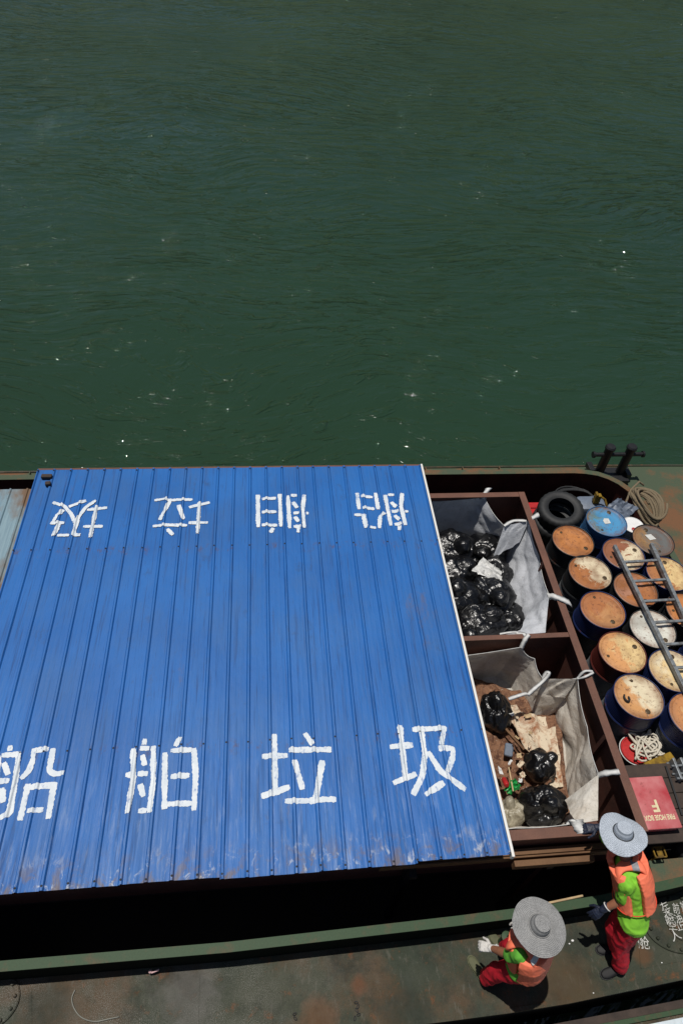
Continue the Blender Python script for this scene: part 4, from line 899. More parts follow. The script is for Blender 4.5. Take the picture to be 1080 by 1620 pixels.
# grey tank with filler
def tank():
    p = bp(938, 800, .75); root = empty('grey_tank', (p.x + .05, p.y + .1, .2), 'blue-grey plastic tank standing behind the blue-lid drum', 'tank')
    g = G().box((-.24, -.14, 0), (.20, .16, .52), .06); autosmooth(g.build('body', M['greyplastic'], root), 40)
    g = G().lathe([(.06, .50), (.06, .56), (.052, .565), (.05, .53), (.01, .53)], 20, (.05, .05, 0)); autosmooth(g.build('filler_neck', M['greyplastic'], root), 35)
tank()
c = bp(945, 786, .85)
g = G(); g.box((c.x - .05, c.y - .04, .73), (c.x + .04, c.y + .03, .90), .008); g.box((c.x - .055, c.y - .045, .86), (c.x - .02, c.y + .035, .93), .004); g.tube([(c.x + .05, c.y - .02, .86), (c.x + .10, c.y - .05, .84), (c.x + .13, c.y - .13, .76)], .018, 8)
topart('rusty_bracket', g, M['yellow'], 'rusty yellow and brown bracket with a short hose on the grey tank', 'bracket')
sheet('grey_tarp', [(952, 806, .72), (975, 790, .70), (1010, 805, .66), (990, 822, .66)], M['greyplastic'], 'grey folded tarpaulin between the blue-lid drum and the rope', 'tarpaulin', .008, .07, 44, 14)
g = G(); a = bp(842, 803, .55); g.box((a.x - .1, a.y - .10, .2), (a.x + .18, a.y + .12, .50), .015); g.box((a.x - .11, a.y - .11, .50), (a.x + .19, a.y + .13, .53), .008); g.tube([(a.x - .02, a.y, .53), (a.x - .02, a.y, .56), (a.x + .1, a.y, .56), (a.x + .1, a.y, .53)], .008, 8)
topart('red_toolbox', g, M['redplastic'], 'red metal toolbox in the shade beside the container corner', 'toolbox')
# red bucket with tangled white rope
def bucket():
    p = bp(1003, 1188, .62); root = empty('red_bucket', (p.x, p.y, .2), 'dark bucket with a red lid carrying a tangle of white rope', 'bucket')
    g = G().lathe([(.13, 0), (.165, .42), (.172, .425), (.172, .44), (.16, .445)], 36, cap1=False); autosmooth(g.build('body', M['rubber'], root), 35)
    g = G().lathe([(.172, .435), (.165, .452), (.15, .452), (.145, .445), (.01, .447)], 36); autosmooth(g.build('lid', M['redplastic'], root), 35)
    g = G().tube([(.176 * math.cos(t), .176 * math.sin(t), .43) for t in [2 * math.pi * k / 36 for k in range(36)]], .006, 6, True); g.build('rim_wire', M['strap'], root, True)
    return p
bpnt = bucket()
def tangle(c, r, thick, mat, label, seed, n=210):
    rnd = random.Random(seed); pts = []; s = Vector((seed, 0, 0))
    for i in range(n):
        t = i * .33
        q = Vector((math.cos(t) * (1 + .5 * math.sin(t * .37)), math.sin(t * 1.07 + .4) * (1 + .4 * math.cos(t * .23)), .5 * math.sin(t * .61)))
        q += Vector((noise.noise(Vector((t * .3, seed, 0))), noise.noise(Vector((t * .3, seed, 5))), noise.noise(Vector((t * .3, seed, 9))) * .6)) * .8
        pts.append(Vector(c) + Vector((q.x * r * .62, q.y * r * .62, abs(q.z) * r * .75)))
    return topart('rope_tangle', G().tube(pts, thick, 7), mat, label, 'rope', None, True)
p = bp(1016, 1178, .70); tangle((p.x + .04, p.y - .02, .655), .20, .0115, M['whiterope'], 'tangled white rope heaped on the red-lidded bucket', 5)
g = G(); a = bp(1000, 1207, .45); g.box((a.x - .14, a.y - .1, .2), (a.x + .2, a.y + .1, .44), .03); topart('blue_sack', g, M['bluecloth'], 'blue folded sack between the bucket and the fire hose box', 'sack')
g = G().bar(bp(1020, 1216, .74), bp(1062, 1198, .74), .11, .09, bev=.012); topart('timber_block', g, M['yellow'], 'short stained timber block above the fire hose box', 'timber')
def winch():
    p = bp(1082, 1212, .95); root = empty('grey_winch_frame', (p.x, p.y, .74), 'small grey cast metal frame on the wooden cover at the right edge', 'frame')
    g = G(); 
    for x in (-.07, .02): g.box((x, -.12, 0), (x + .03, .12, .16), .006)
    g.build('side_plate', M['steel'], root)
    for y, z in ((-.10, .13), (-.03, .08), (.04, .13), (.10, .05)): g = G().tube([(-.10, y, z), (.10, y, z)], .012, 10); g.build('crosspin', M['steel'], root)
winch()
def cover():
    root = empty('wooden_cover', (4.3, 2.3, .2), 'dark weathered plank cover around and under the red fire hose box', 'plank cover')
    zt = .80; y0 = bp(1040, 1334, zt).y
    ys = [y0 + k * .165 for k in range(6)]
    for k in range(5):
        g = G().box((3.72, ys[k], zt - .035), (4.95, ys[k + 1] - .006, zt), .004); local(g, root).build('plank', M['wood'], root)
    for x in (3.76, 4.85):
        for y in (y0 + .05, ys[5] - .09): g = G().box((x, y, .2), (x + .06, y + .06, zt - .036)); local(g, root).build('leg', M['wood'], root)
    g = G().bar(bp(1052, 1212, .812), bp(1078, 1290, .812), .02, .02); local(g, root).build('hinge_bar', M['rubber'], root)
    return zt
zt = cover()
def firebox():
    z = .93; A = [bp(x, y, z) for x, y in ((991, 1230), (1048, 1227), (1078, 1309), (1018, 1314))]
    cx = sum(p.x for p in A) / 4; cy = sum(p.y for p in A) / 4
    root = empty('fire_hose_box', (cx, cy, zt), 'faded red fire hose box lid with cream lettering beside the container', 'fire hose box')
    x0 = (A[0].x + A[3].x) / 2 - cx; x1 = (A[1].x + A[2].x) / 2 - cx; y1 = (A[0].y + A[1].y) / 2 - cy; y0 = (A[2].y + A[3].y) / 2 - cy
    g = G().box((x0 + .015, y0 + .015, 0), (x1 - .015, y1 - .015, z - zt - .035), .008); g.build('body', M['fire'], root)
    g = G().box((x0, y0, z - zt - .034), (x1, y1, z - zt), .012); autosmooth(g.build('lid', M['fire'], root), 40)
    g = G().tube([(x1 - .03, y0 + .05, z - zt - .02)] * 1 + [(x1 + .012, y0 + .05, z - zt - .02)], .012, 8)
    def txt(body, x, y, size, sx=1):
        cu = bpy.data.curves.new('t', 'FONT'); cu.body = body; cu.size = size; cu.align_x = 'CENTER'; cu.align_y = 'CENTER'; cu.offset = size * .03
        to = bpy.data.objects.new('t', cu); C.objects.link(to); dg = bpy.context.evaluated_depsgraph_get()
        me = bpy.data.meshes.new_from_object(to.evaluated_get(dg)); bpy.data.objects.remove(to); me.materials.clear(); me.materials.append(M['cream'])
        o = bpy.data.objects.new('lettering', me); C.objects.link(o); o.parent = root; o.location = (x, y, z - zt + .002); o.rotation_euler = (0, 0, math.pi); o.scale = (sx, 1, 1)
    txt('F', (x0 + x1) / 2 + .0, y0 + (y1 - y0) * .44, .17, 1.0); txt('FIRE HOSE BOX', (x0 + x1) / 2, y0 + (y1 - y0) * .215, .072, .66)
firebox()
g = G(); c = bp(1042, 1348, .62)
for (a, b) in (((-.06, -.05), (.06, -.05)), ((.06, -.05), (.06, .05)), ((.06, .05), (-.06, .05)), ((-.06, .05), (-.06, -.05))): g.bar((c.x + a[0], c.y + a[1], .62), (c.x + b[0], c.y + b[1], .62), .012, .02)
g.box((c.x - .02, c.y - .045, .60), (c.x + .04, c.y + .045, .612)); g.box((c.x - .05, c.y - .045, .2), (c.x - .035, c.y - .03, .61)); g.box((c.x + .035, c.y + .03, .2), (c.x + .05, c.y + .045, .61))
topart('yellow_valve_frame', g, M['yellow'], 'small yellow metal frame below the wooden cover behind the standing worker', 'frame')
tyre((4.62, 1.98, .40), (R(80), 0, R(20)), 'black tyre standing in the shade under the wooden cover', 9)
# cable and litter on the side deck
g = G(); P = [bp(x, y, DZ + .01) for x, y in ((119, 1566), (114, 1580), (118, 1596), (130, 1610), (150, 1616), (172, 1612), (191, 1608))]
Q = []; PP = [P[0]] + P + [P[-1]]
for i in range(len(P) - 1): Q += [cr(PP[i], PP[i + 1], PP[i + 2], PP[i + 3], k / 6) for k in range(6)]
g.tube(Q, .006, 6); topart('loose_cable', g, M['cable'], 'thin grey cable curled on the side deck at lower left', 'cable', None, True)
g = G().sphere(bp(238, 1537, .16), .018, sc3=(1, 1, .7)); g.bar(bp(240, 1539, .16), bp(252, 1534, .17), .014, .010); topart('white_scrap', g, M['pinkcloth'], 'small pale scrap in the shadow of the near coaming', 'scrap')
rnd = random.Random(8)
for k, (x, y, s_) in enumerate(((905, 1488, .016), (900, 1493, .010), (938, 1571, .008), (1046, 1523, .008), (119, 1622, .010))):
    g = G().sphere(bp(x, y, DZ + .006), s_, 8, 6, (1, .7, .5)); topart('white_chip', g, M['white'], ('larger white chip', 'second white chip', 'tiny white chip near the black shoe', 'tiny white chip below the deck seam', 'white chip at lower left')[k] + ' lying on the side deck', 'chip', 'white chips on the deck')


# ================================================================== PEOPLE
def remeshed(g, name, mat, parent, voxel, smooth_it=6, wrinkle=None, root=None):
    me = bpy.data.meshes.new(name); me.from_pydata([tuple(v) for v in g.v], [], g.f)
    o = bpy.data.objects.new(name, me); C.objects.link(o)
    md = o.modifiers.new('r', 'REMESH'); md.mode = 'VOXEL'; md.voxel_size = voxel; md.use_smooth_shade = True
    if smooth_it: s_ = o.modifiers.new('s', 'SMOOTH'); s_.factor = .5; s_.iterations = smooth_it
    dg = bpy.context.evaluated_depsgraph_get(); m2 = bpy.data.meshes.new_from_object(o.evaluated_get(dg)); bpy.data.objects.remove(o)
    if wrinkle:
        amp, fr, sd = wrinkle
        n_ = [v.normal.copy() for v in m2.vertices]
        for v, nn in zip(m2.vertices, n_):
            p = v.co; q = Vector((p.x * fr, p.y * fr, p.z * fr * .8 + sd)); q += Vector((noise.noise(q * .6), noise.noise(q * .6 + Vector((9, 0, 0))), 0)) * .8
            v.co = p + nn * amp * ((1 - 2 * abs(noise.noise(q))) * .9 - .2 + .4 * noise.noise(q * 2.7))
    m2.materials.clear(); m2.materials.append(mat); m2.polygons.foreach_set('use_smooth', [True] * len(m2.polygons))
    m2.name = name; o = bpy.data.objects.new(name, m2); C.objects.link(o)
    if parent:
        for v in m2.vertices: v.co -= Vector(root.location)
        o.parent = parent
    return o
def loft(g, st, n=28, pw=2.4):
    """stations: centre, left vector, forward vector, half width, half depth"""
    vs = []
    for c, l, f, a, b in st:
        for k in range(n):
            t = 2 * math.pi * k / n; ct, sn = math.cos(t), math.sin(t)
            vs.append(Vector(c) + Vector(l) * a * math.copysign(abs(ct) ** (2 / pw), ct) + Vector(f) * b * math.copysign(abs(sn) ** (2 / pw), sn))
    N = len(st); fs = [(i * n + k, i * n + (k + 1) % n, (i + 1) * n + (k + 1) % n, (i + 1) * n + k) for i in range(N - 1) for k in range(n)]
    fs += [tuple(range(n))[::-1], tuple((N - 1) * n + k for k in range(n))]
    return g.add(vs, fs)
def limb(g, pts, rad, n=16):
    P = [Vector(p) for p in pts]; Q = []; Rr = []
    for i in range(len(P) - 1):
        for k in range(6): Q.append(P[i].lerp(P[i + 1], k / 6)); Rr.append(rad[i] + (rad[i + 1] - rad[i]) * k / 6)
    Q.append(P[-1]); Rr.append(rad[-1]); g.tube(Q, Rr, n)
    for p, r in zip(P, rad): g.sphere(p, r * .99, 14, 10)
    return g
def hand(g, wrist, d, palm_n, side, curl=.6, spread=.05, s=1.0):
    """d: finger direction, palm_n: the way the palm faces, side: towards the thumb"""
    w_ = Vector(wrist); d = Vector(d).normalized(); side = (Vector(side) - d * Vector(side).dot(d)).normalized(); pn = d.cross(side)
    if pn.dot(Vector(palm_n)) < 0: pn = -pn
    loft(g, [(w_, side, pn, .026 * s, .020 * s), (w_ + d * .03 * s, side, pn, .034 * s, .017 * s), (w_ + d * .07 * s, side, pn, .041 * s, .016 * s), (w_ + d * .092 * s, side, pn, .039 * s, .013 * s)], 16)
    for k, (off, L, r) in enumerate(((.030, .070, .0095), (.010, .078, .010), (-.010, .072, .0095), (-.029, .056, .0085))):
        b = w_ + d * .085 * s + side * off * s; p = [b]; a = .15; dd = d + side * (spread * (1.5 - k))
        for seg, fr in enumerate((.45, .32, .23)):
            a += curl * (.55 + .1 * k); v = (dd * math.cos(a) + pn * math.sin(a)).normalized(); p.append(p[-1] + v * L * fr * s)
        limb(g, p, [r * s * 1.08, r * s, r * s * .92, r * s * .8], 10)
    b = w_ + d * .025 * s + side * .028 * s; v1 = (d * .6 + side * .75 + pn * .25).normalized(); v2 = (d * .85 + side * .3 + pn * .45).normalized()
    limb(g, [b, b + v1 * .035 * s, b + v1 * .035 * s + v2 * .030 * s, b + v1 * .035 * s + v2 * .052 * s], [.014 * s, .012 * s, .0105 * s, .009 * s], 10)
    return g
def hat_mesh(Rb, Rc, hc, bend, seed):
    prof = []; nr = 96
    for i in range(nr + 1):
        u = i / nr
        prof.append(u)
    vs = []; n = 128
    path = []   # crown top -> wall -> brim
    for i in range(20): t = i / 19 * math.pi / 2; path.append((Rc * .80 * math.sin(t) ** .9, hc - .004 + .0 * t if t < 1.2 else hc - .016 * ((t - 1.2) / .37) ** 2))
    for i in range(1, 12): u = i / 11; path.append((Rc * (.80 + .2 * u ** .7), hc - .016 - (hc - .018) * u))
    nb = 60
    for i in range(1, nb + 1): u = i / nb; path.append((Rc + (Rb - Rc) * u, .002 + .010 * u ** 2 * -1))
    L = 0; pr = None; pts = []
    for (r, z) in path:
        if pr: L += math.hypot(r - pr[0], z - pr[1])
        pr = (r, z); pts.append((r, z, L))
    for (r, z, L) in pts:
        for k in range(n):
            t = 2 * math.pi * k / n
            gr = .0009 * abs(math.sin(L / .0125 * math.pi)); rr = r * (1 + (.022 * noise.noise(Vector((math.cos(t) * 1.5, math.sin(t) * 1.5, seed))) + .008 * noise.noise(Vector((math.cos(t) * 9, math.sin(t) * 9, seed)))) * (r / Rb))
            zz = z + gr
            if r > Rc: zz += bend(t) * ((r - Rc) / (Rb - Rc)) ** 1.4 + .014 * noise.noise(Vector((math.cos(t) * 1.7, math.sin(t) * 1.7, seed + r * 4))) * (r / Rb)
            vs.append(Vector((rr * math.cos(t), rr * math.sin(t), zz)))
    N = len(pts); outer = len(vs); vs += [v - Vector((0, 0, .004)) for v in vs]
    fs = [(i * n + k, (i + 1) * n + k, (i + 1) * n + (k + 1) % n, i * n + (k + 1) % n) for i in range(N - 1) for k in range(n)]
    fs += [tuple(outer + q for q in f[::-1]) for f in fs]
    for k in range(n): fs.append(((N - 1) * n + k, outer + (N - 1) * n + k, outer + (N - 1) * n + (k + 1) % n, (N - 1) * n + (k + 1) % n))
    return G().add(vs, fs)
def strawmat(name, c1, c2, fish, per=.0125, zw=.16, rw=.26):
    t = MT(name, .75, 0, .3); s = t.sep()
    r = t.math('SQRT', t.math('ADD', t.math('MULTIPLY', s[0], s[0]), t.math('MULTIPLY', s[1], s[1])))
    ang = t.math('ARCTAN2', s[1], s[0])
    ring = t.math('SINE', t.math('MULTIPLY', r, 2 * math.pi / per))
    zz = t.math('SINE', t.math('ADD', t.math('MULTIPLY', ang, fish), t.math('MULTIPLY', t.math('SINE', t.math('MULTIPLY', r, 2 * math.pi / .025)), 1.6)))
    n = t.noise(90, 3, .7); n2 = t.noise(12, 4, .6)
    f = t.math('ADD', t.math('MULTIPLY', ring, rw), t.math('ADD', t.math('MULTIPLY', zz, zw), t.math('MULTIPLY', n, .9)))
    c = t.mix(t.ramp(f, .1, .85), c1, c2); c = t.mix(t.ramp(n2, .35, .7, 0, .35), c, tuple(x * .7 for x in c1[:3]) + (1,))
    t.col(c); t.bump(t.math('ADD', t.math('MULTIPLY', ring, .5), n), .5, .003); return t.m
def person(name_label, J):
    F = Vector(J['fwd']).normalized(); root = empty('person', J['base'], name_label, 'person')
    O = Vector((0, 0, 0)); ax = (Vector(J['neck']) - Vector(J['waist'])).normalized()
    L1 = Vector(J['left']).normalized(); F1 = L1.cross(ax).normalized()      # chest frame
    if F1.dot(F) < 0: F1 = -F1
    L0 = Vector((0, 0, 1)).cross(F).normalized(); pv = Vector(J['pelvis']); wa = Vector(J['waist']); ch = Vector(J['chest']); nk = Vector(J['neck']); hd = Vector(J['head'])
    SL, SR = Vector(J['shL']), Vector(J['shR'])
    def torso(k, zcut=0, gg=None):
        st = [(pv - Vector((0, 0, .07)), L0, F, .125 * k, .095 * k), (pv, L0, F, .158 * k, .112 * k), (pv.lerp(wa, .6), L0.lerp(L1, .5).normalized(), F.lerp(F1, .5).normalized(), .143 * k, .100 * k),
              (wa, L1, F1, .138 * k, .095 * k), (wa.lerp(ch, .5), L1, F1, .150 * k, .105 * k), (ch, L1, F1, .165 * k, .113 * k), (ch.lerp(nk, .55), L1, F1, .165 * k, .10 * k), (ch.lerp(nk, .85), L1, F1, .12 * k, .075 * k), (nk, L1, F1, .065 * k, .06 * k)]
        return loft(gg or G(), st), st
    # body: one continuous surface
    g, st = torso(.92)
    up = (hd - nk).normalized(); hf = Vector(J['face']); hf = (hf - up * hf.dot(up)).normalized(); hl = up.cross(hf)
    limb(g, [nk - up * .03, nk.lerp(hd, .55)], [.058, .052])
    rot = Matrix((hl, hf, up)).transposed()
    g.sphere(hd + up * .015, 1, 24, 16, (.074, .092, .105), rot); g.sphere(hd - up * .045 + hf * .022, 1, 20, 14, (.055, .066, .065), rot)
    g.sphere(hd + hf * .095 - up * .012, 1, 12, 8, (.012, .02, .022), rot); g.sphere(hd + hf * .082 - up * .052, 1, 12, 8, (.025, .012, .010), rot)
    for s_ in (-1, 1):
        g.sphere(hd + hl * s_ * .076 - up * .005 - hf * .005, 1, 12, 8, (.010, .02, .032), rot); g.sphere(hd + hl * s_ * .032 + hf * .083 + up * .022, 1, 12, 8, (.022, .010, .008), rot)
    for S, E_, W, r in ((SL, J['elL'], J['wrL'], 1), (SR, J['elR'], J['wrR'], 1)):
        limb(g, [S, E_, Vector(E_).lerp(Vector(W), .4), W], [.052, .041, .040, .027])
    for s_, K, A in ((1, J['knL'], J['anL']), (-1, J['knR'], J['anR'])):
        limb(g, [pv + L0 * s_ * .085 - Vector((0, 0, .03)), K, Vector(K).lerp(Vector(A), .3), A], [.085, .056, .055, .037])
    for s_ in 'LR':
        w_ = Vector(J['wr' + s_]); q = J['hand' + s_]; hand(g, w_, q[0], q[1], q[2], q[3], .05, .92)
    remeshed(g, 'body', M['skin'], root, .0065, 3, None, root)
    # eyes and hair
    for s_ in (-1, 1):
        e = G().sphere(hd + hl * s_ * .031 + hf * .083 + up * .004, .011, 12, 8); local(e, root).build('eye', M['white'], root, True)
    e = G().sphere(hd + up * .024 - hf * .012, 1, 24, 16, (.080, .092, .102), rot); local(e, root).build('hair', M['hair'], root, True)
    # shirt with short sleeves
    g, _ = torso(1.03); g2 = G()
    for S, E_ in ((SL, J['elL']), (SR, J['elR'])):
        E_ = Vector(E_); limb(g, [nk.lerp(S, .5) - up * .03, S, S.lerp(E_, .40), S.lerp(E_, .78)], [q_ * J.get('slv', 1) for q_ in (.06, .076, .074, .078)])
    loft(g, [(pv - Vector((0, 0, .02)), L0, F, .185, .142), (pv + Vector((0, 0, .05)), L0, F, .172, .13), (wa, L1, F1, .148, .105)])
    remeshed(g, 'shirt', J['shirt'], root, .007, 3, (.011, 10, 3), root)
    # trousers
    g = G(); loft(g, [(pv - Vector((0, 0, .10)), L0, F, .15, .12), (pv - Vector((0, 0, .02)), L0, F, .165, .122), (pv + Vector((0, 0, .05)), L0, F, .155, .11)])
    for s_, K, A in ((1, J['knL'], J['anL']), (-1, J['knR'], J['anR'])):
        K = Vector(K); A = Vector(A); limb(g, [pv + L0 * s_ * .082 - Vector((0, 0, .04)), K, K.lerp(A, .5), A + (K - A).normalized() * .03], [.103, .084, .078, .072])
    remeshed(g, 'trousers', M['trousers'], root, .0075, 3, (.012, 8, 7), root)
    # life vest: front and back foam panels, shoulder straps, belt
    def panel(a0, a1, tk, g):
        rows = st[J.get('low', 3):8]; na = 14; vi = []; 
        for k_ in (1.10, 1.10 + tk):
            for (c, l, f, a, b) in rows:
                for q in range(na + 1):
                    t = a0 + (a1 - a0) * q / na; ct, sn = math.cos(t), math.sin(t); aa = max(a, .14) / 1.0; bb = max(b, .10) / .95
                    vi.append(Vector(c) + l * aa * k_ * math.copysign(abs(ct) ** .85, ct) + f * (bb * k_ + (.03 if k_ > 1.11 else 0)) * math.copysign(abs(sn) ** .85, sn))
        NR_ = len(rows); w1 = na + 1; B = NR_ * w1; fs = []
        for j in range(NR_ - 1):
            for q in range(na): fs.append((j * w1 + q, j * w1 + q + 1, (j + 1) * w1 + q + 1, (j + 1) * w1 + q)); fs.append(tuple(B + x for x in fs[-1][::-1]))
        for q in range(na):
            fs.append((q + 1, q, B + q, B + q + 1)); j = (NR_ - 1) * w1; fs.append((j + q, j + q + 1, B + j + q + 1, B + j + q))
        for j in range(NR_ - 1):
            fs.append((j * w1, (j + 1) * w1, B + (j + 1) * w1, B + j * w1)); e_ = na; fs.append(((j + 1) * w1 + e_, j * w1 + e_, B + j * w1 + e_, B + (j + 1) * w1 + e_))
        return g.add(vi, fs)
    g = G(); panel(R(J.get('b0', 196)), R(J.get('b1', 347)), J.get('bt', .34), g); v_ = remeshed(g, 'vest_back', M['vest'], None, .007, 3, (.005, 12, 5)); 
    vest = v_; vest.parent = root
    for v in vest.data.vertices: v.co -= Vector(root.location)
    vest.name = 'life_vest'
    g = G(); panel(R(J.get('f0', 22)), R(87), .26, g); o = remeshed(g, 'front_panel', M['vest'], vest, .007, 3, (.005, 12, 5), root)
    g = G(); panel(R(93), R(152), .26, g); o = remeshed(g, 'front_panel', M['vest'], vest, .007, 3, (.005, 12, 5), root)
    top = st[7][0]
    for s_ in (-1, 1):
        sh = nk.lerp(SL if s_ > 0 else SR, .48)
        g = G(); sx = J.get('sx', .10); P = [st[6][0] - F1 * .125 + L1 * s_ * sx, st[7][0] - F1 * .10 + L1 * s_ * sx + ax * .035, sh + ax * .058, st[7][0] + F1 * .10 + L1 * s_ * sx + ax * .02, st[6][0] + F1 * .135 + L1 * s_ * sx]
        Q = []; PP = [P[0]] + P + [P[-1]]
        for i in range(4): Q += [cr(PP[i], PP[i + 1], PP[i + 2], PP[i + 3], k / 5) for k in range(5)]
        Q.append(P[-1]); vs = []
        for i, p in enumerate(Q):
            dd = (Q[min(len(Q) - 1, i + 1)] - Q[max(0, i - 1)]).normalized(); nn = L1.cross(dd).normalized()
            for k in range(12): t = 2 * math.pi * k / 12; vs.append(p + L1 * .058 * math.cos(t) + nn * .022 * math.sin(t))
        fs = [(i * 12 + k, i * 12 + (k + 1) % 12, (i + 1) * 12 + (k + 1) % 12, (i + 1) * 12 + k) for i in range(len(Q) - 1) for k in range(12)]
        fs += [tuple(range(12))[::-1], tuple((len(Q) - 1) * 12 + k for k in range(12))]
        g.add(vs, fs); local(g, root).build('shoulder_strap', M['vest'], vest, True)
        # reflective tape across the strap
        i0 = J.get('tape', 8); g = G(); vs = []
        for i in (i0, i0 + 1, i0 + 2):
            p = Q[i]; dd = (Q[i + 1] - Q[i - 1]).normalized(); nn = L1.cross(dd).normalized()
            for k in range(12): t = 2 * math.pi * k / 12; vs.append(p + L1 * .0605 * math.cos(t) + nn * .0245 * math.sin(t))
        fs = [(i * 12 + k, i * 12 + (k + 1) % 12, (i + 1) * 12 + (k + 1) % 12, (i + 1) * 12 + k) for i in range(2) for k in range(12)]
        g.add(vs, fs); local(g, root).build('reflective_tape', J['tapemat'], vest, True)
    # collar roll behind the neck
    g = G(); limb(g, [nk + L1 * .085 - F1 * .02 + ax * .0, nk + L1 * .05 - F1 * .075 + ax * .015, nk - F1 * .09 + ax * .02, nk - L1 * .05 - F1 * .075 + ax * .015, nk - L1 * .085 - F1 * .02], [.022, .028, .03, .028, .022]); remeshed(g, 'collar', M['vest'], vest, .008, 2, None, root)
    # belts
    for fr, rr in ((.05, .005),):
        c = wa.lerp(ch, fr); P = []
        for k in range(40):
            t = 2 * math.pi * k / 40; ct, sn = math.cos(t), math.sin(t); P.append(c + L1 * .186 * math.copysign(abs(ct) ** .85, ct) + F1 * .15 * math.copysign(abs(sn) ** .85, sn) * (1.25 if abs(sn) > .5 else 1))
        g = G().tube(P, rr, 8, True); local(g, root).build('belt', M['vesttrim'], vest, True)
    # gloves
    for s_ in 'LR':
        w_ = Vector(J['wr' + s_]); q = J['hand' + s_]; d = Vector(q[0]).normalized(); g = G(); hand(g, w_, q[0], q[1], q[2], q[3], .06, 1.12)
        limb(g, [w_ - d * .045, w_ - d * .02, w_ + d * .01], [.038, .034, .033])
        gl = remeshed(g, 'glove', J['glove'], root, .0042, 2, (.0022, 60, 2), root)
        a = w_ - d * .045; u1 = d.orthogonal().normalized(); u2 = d.cross(u1)
        g = G().tube([a + (u1 * math.cos(t) + u2 * math.sin(t)) * .039 for t in [2 * math.pi * k / 20 for k in range(20)]], .006, 8, True); local(g, root).build('cuff', M['strap'], gl, True)
    # shoes
    for A, dr, sm in J['shoes']:
        A = Vector(A); dr = Vector(dr).normalized(); sd = Vector((0, 0, 1)).cross(dr); Z = Vector((0, 0, 1)); b = A - Z * J['ankh']
        g = G(); st_ = []
        for u, wd, h in ((-.075, .022, .05), (-.06, .034, .065), (-.02, .038, .075), (.04, .040, .062), (.10, .047, .048), (.15, .045, .038), (.185, .028, .028), (.195, .012, .018)):
            st_.append((b + dr * u + Z * h / 2, sd, Z, wd, h / 2))
        loft(g, st_, 20, 3); limb(g, [A, b + Z * .06], [.042, .045])
        sh = remeshed(g, 'shoe', sm, root, .006, 2, None, root)
        g = G(); outl = [(-.082, .02), (-.065, .040), (0, .043), (.06, .045), (.11, .052), (.16, .048), (.195, .028), (.205, 0)]
        pts = [b + dr * u + sd * v for u, v in outl] + [b + dr * u - sd * v for u, v in outl[-2::-1]]
        n_ = len(pts); g.add([p + Z * .0 for p in pts] + [p + Z * .014 for p in pts], [tuple(range(n_))[::-1], tuple(range(n_, 2 * n_))] + [(i, (i + 1) % n_, n_ + (i + 1) % n_, n_ + i) for i in range(n_)])
        bmx = local(g, root).build('sole', J['sole'], sh)
    # straw hat
    g = hat_mesh(J['hatR'], .088, .085, J['bend'], J['seed']); h = autosmooth(g.build('straw_hat', J['straw'], root), 50)
    hu = Vector(J['hatup']).normalized(); q = Vector((0, 0, 1)).rotation_difference(hu); h.rotation_mode = 'QUATERNION'; h.rotation_quaternion = q
    h.location = Vector(J['hat']) - Vector(root.location)
    g = G().tube([Vector((.0905 * math.cos(t), .0905 * math.sin(t), .010)) for t in [2 * math.pi * k / 40 for k in range(40)]], .0035, 8, True); g.build('hat_band', J['band'], h, True)
    return root
st1 = strawmat('straw_pale_blue_grey', (.30, .34, .39, 1), (.60, .66, .74, 1), 40)
st2 = strawmat('straw_grey', (.13, .13, .13, 1), (.46, .46, .45, 1), 60, .0125, .05, .15)
hp = bp(985, 1317, 1.60)
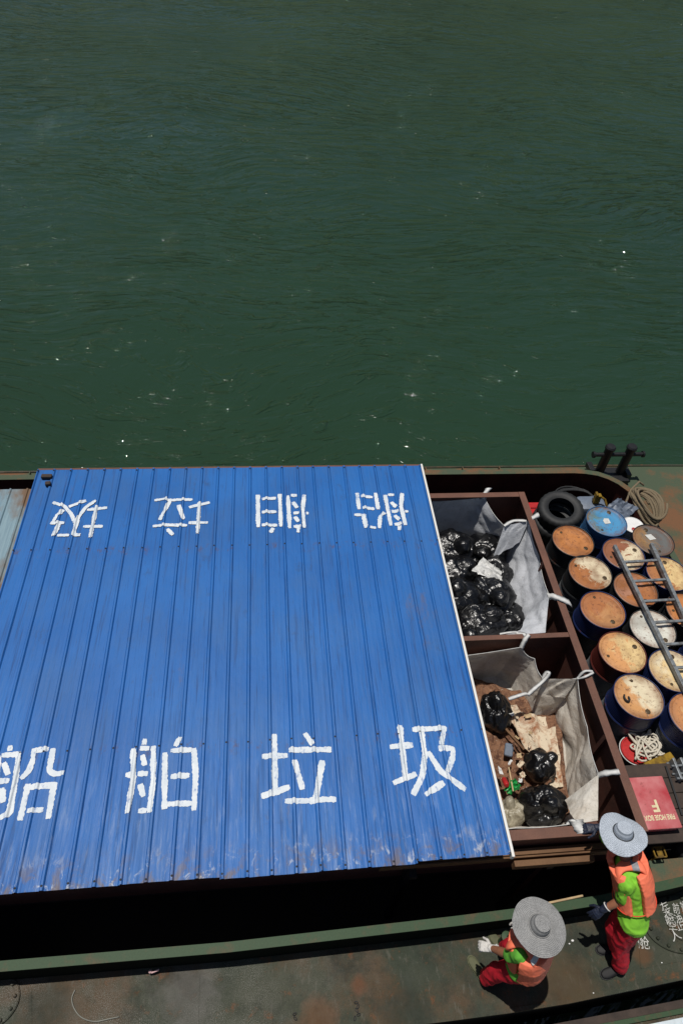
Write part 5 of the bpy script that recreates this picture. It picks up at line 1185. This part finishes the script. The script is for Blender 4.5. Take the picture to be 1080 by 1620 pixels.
person('worker in pale straw hat, lime shirt and long red trousers, reaching for the container', dict(
    base=(3.36, 1.0, DZ), fwd=(-.95, .28, 0), left=(-.16, -.93, .34), pelvis=(3.36, 1.28, .93), waist=(3.36, 1.39, 1.06), chest=(3.32, 1.53, 1.23), neck=(3.26, 1.66, 1.37), head=(3.21, 1.76, 1.48), face=(-.8, .5, -.3),
    shL=(3.215, 1.455, 1.31), shR=(3.31, 1.78, 1.33), elL=(3.235, 1.38, 1.09), wrL=(3.085, 1.345, .93), elR=(3.20, 1.93, 1.20), wrR=(3.135, 1.985, 1.245),
    handL=((-.65, -.25, -.62), (0, .3, -1), (-.5, .8, 0), .35), handR=((-.9, .02, -.08), (0, 0, -1), (0, -1, 0), .55),
    knL=(3.33, 1.12, .53), anL=(3.40, .965, .175), knR=(3.31, 1.25, .53), anR=(3.43, 1.14, .175), ankh=.075,
    shoes=[((3.40, .965, .175), (-.97, -.22, 0), M['shoe']), ((3.43, 1.14, .175), (-.97, .0, 0), M['shoe'])], sole=M['rubber'],
    shirt=M['lime'], glove=M['navyglove'], straw=st1, band=M['hair'], hat=hp, hatup=(-.06, .24, 1), hatR=.213, seed=2, tape=6, tapemat=M['reflect'],
    bend=lambda t: -.035 * math.cos(2 * (t - R(50))) - .012))
hp = bp(853, 1465, 1.56)
person('stooping worker in darker grey straw hat and orange life vest, white glove showing', dict(
    base=(2.12, 1.05, DZ), fwd=(-.72, .69, 0), left=(-.68, -.73, .02), pelvis=(2.23, 1.0, .87), waist=(2.235, 1.02, 1.0), chest=(2.215, 1.06, 1.17), neck=(2.19, 1.11, 1.33), head=(2.165, 1.15, 1.44), face=(-.7, .6, -.6),
    shL=(2.075, .985, 1.29), shR=(2.31, 1.23, 1.29), elL=(2.03, 1.03, 1.09), wrL=(1.945, 1.115, .90), elR=(2.37, 1.22, 1.05), wrR=(2.33, 1.27, .83),
    handL=((-.6, .25, -.35), (.3, .3, -1), (.4, 1, 0), .75), handR=((-.5, .6, -.5), (0, 0, -1), (-1, 0, 0), .6),
    knL=(2.07, .99, .50), anL=(2.02, .985, .175), knR=(2.24, 1.17, .49), anR=(2.27, 1.20, .175), ankh=.075,
    shoes=[((2.0, 1.01, .175), (-.45, .9, 0), M['sandal']), ((2.27, 1.20, .175), (-.5, .85, 0), M['sandal'])], sole=M['sandal'],
    shirt=M['green_cotton'], glove=M['whiteglove'], straw=st2, band=st2, hat=hp, low=2, b0=188, b1=358, f0=6, bt=.48, slv=.80, sx=.128, hatup=(.05, .05, 1), hatR=.230, seed=6, tape=4, tapemat=M['strap'],
    bend=lambda t: -.006 + .006 * math.cos(3 * t)))
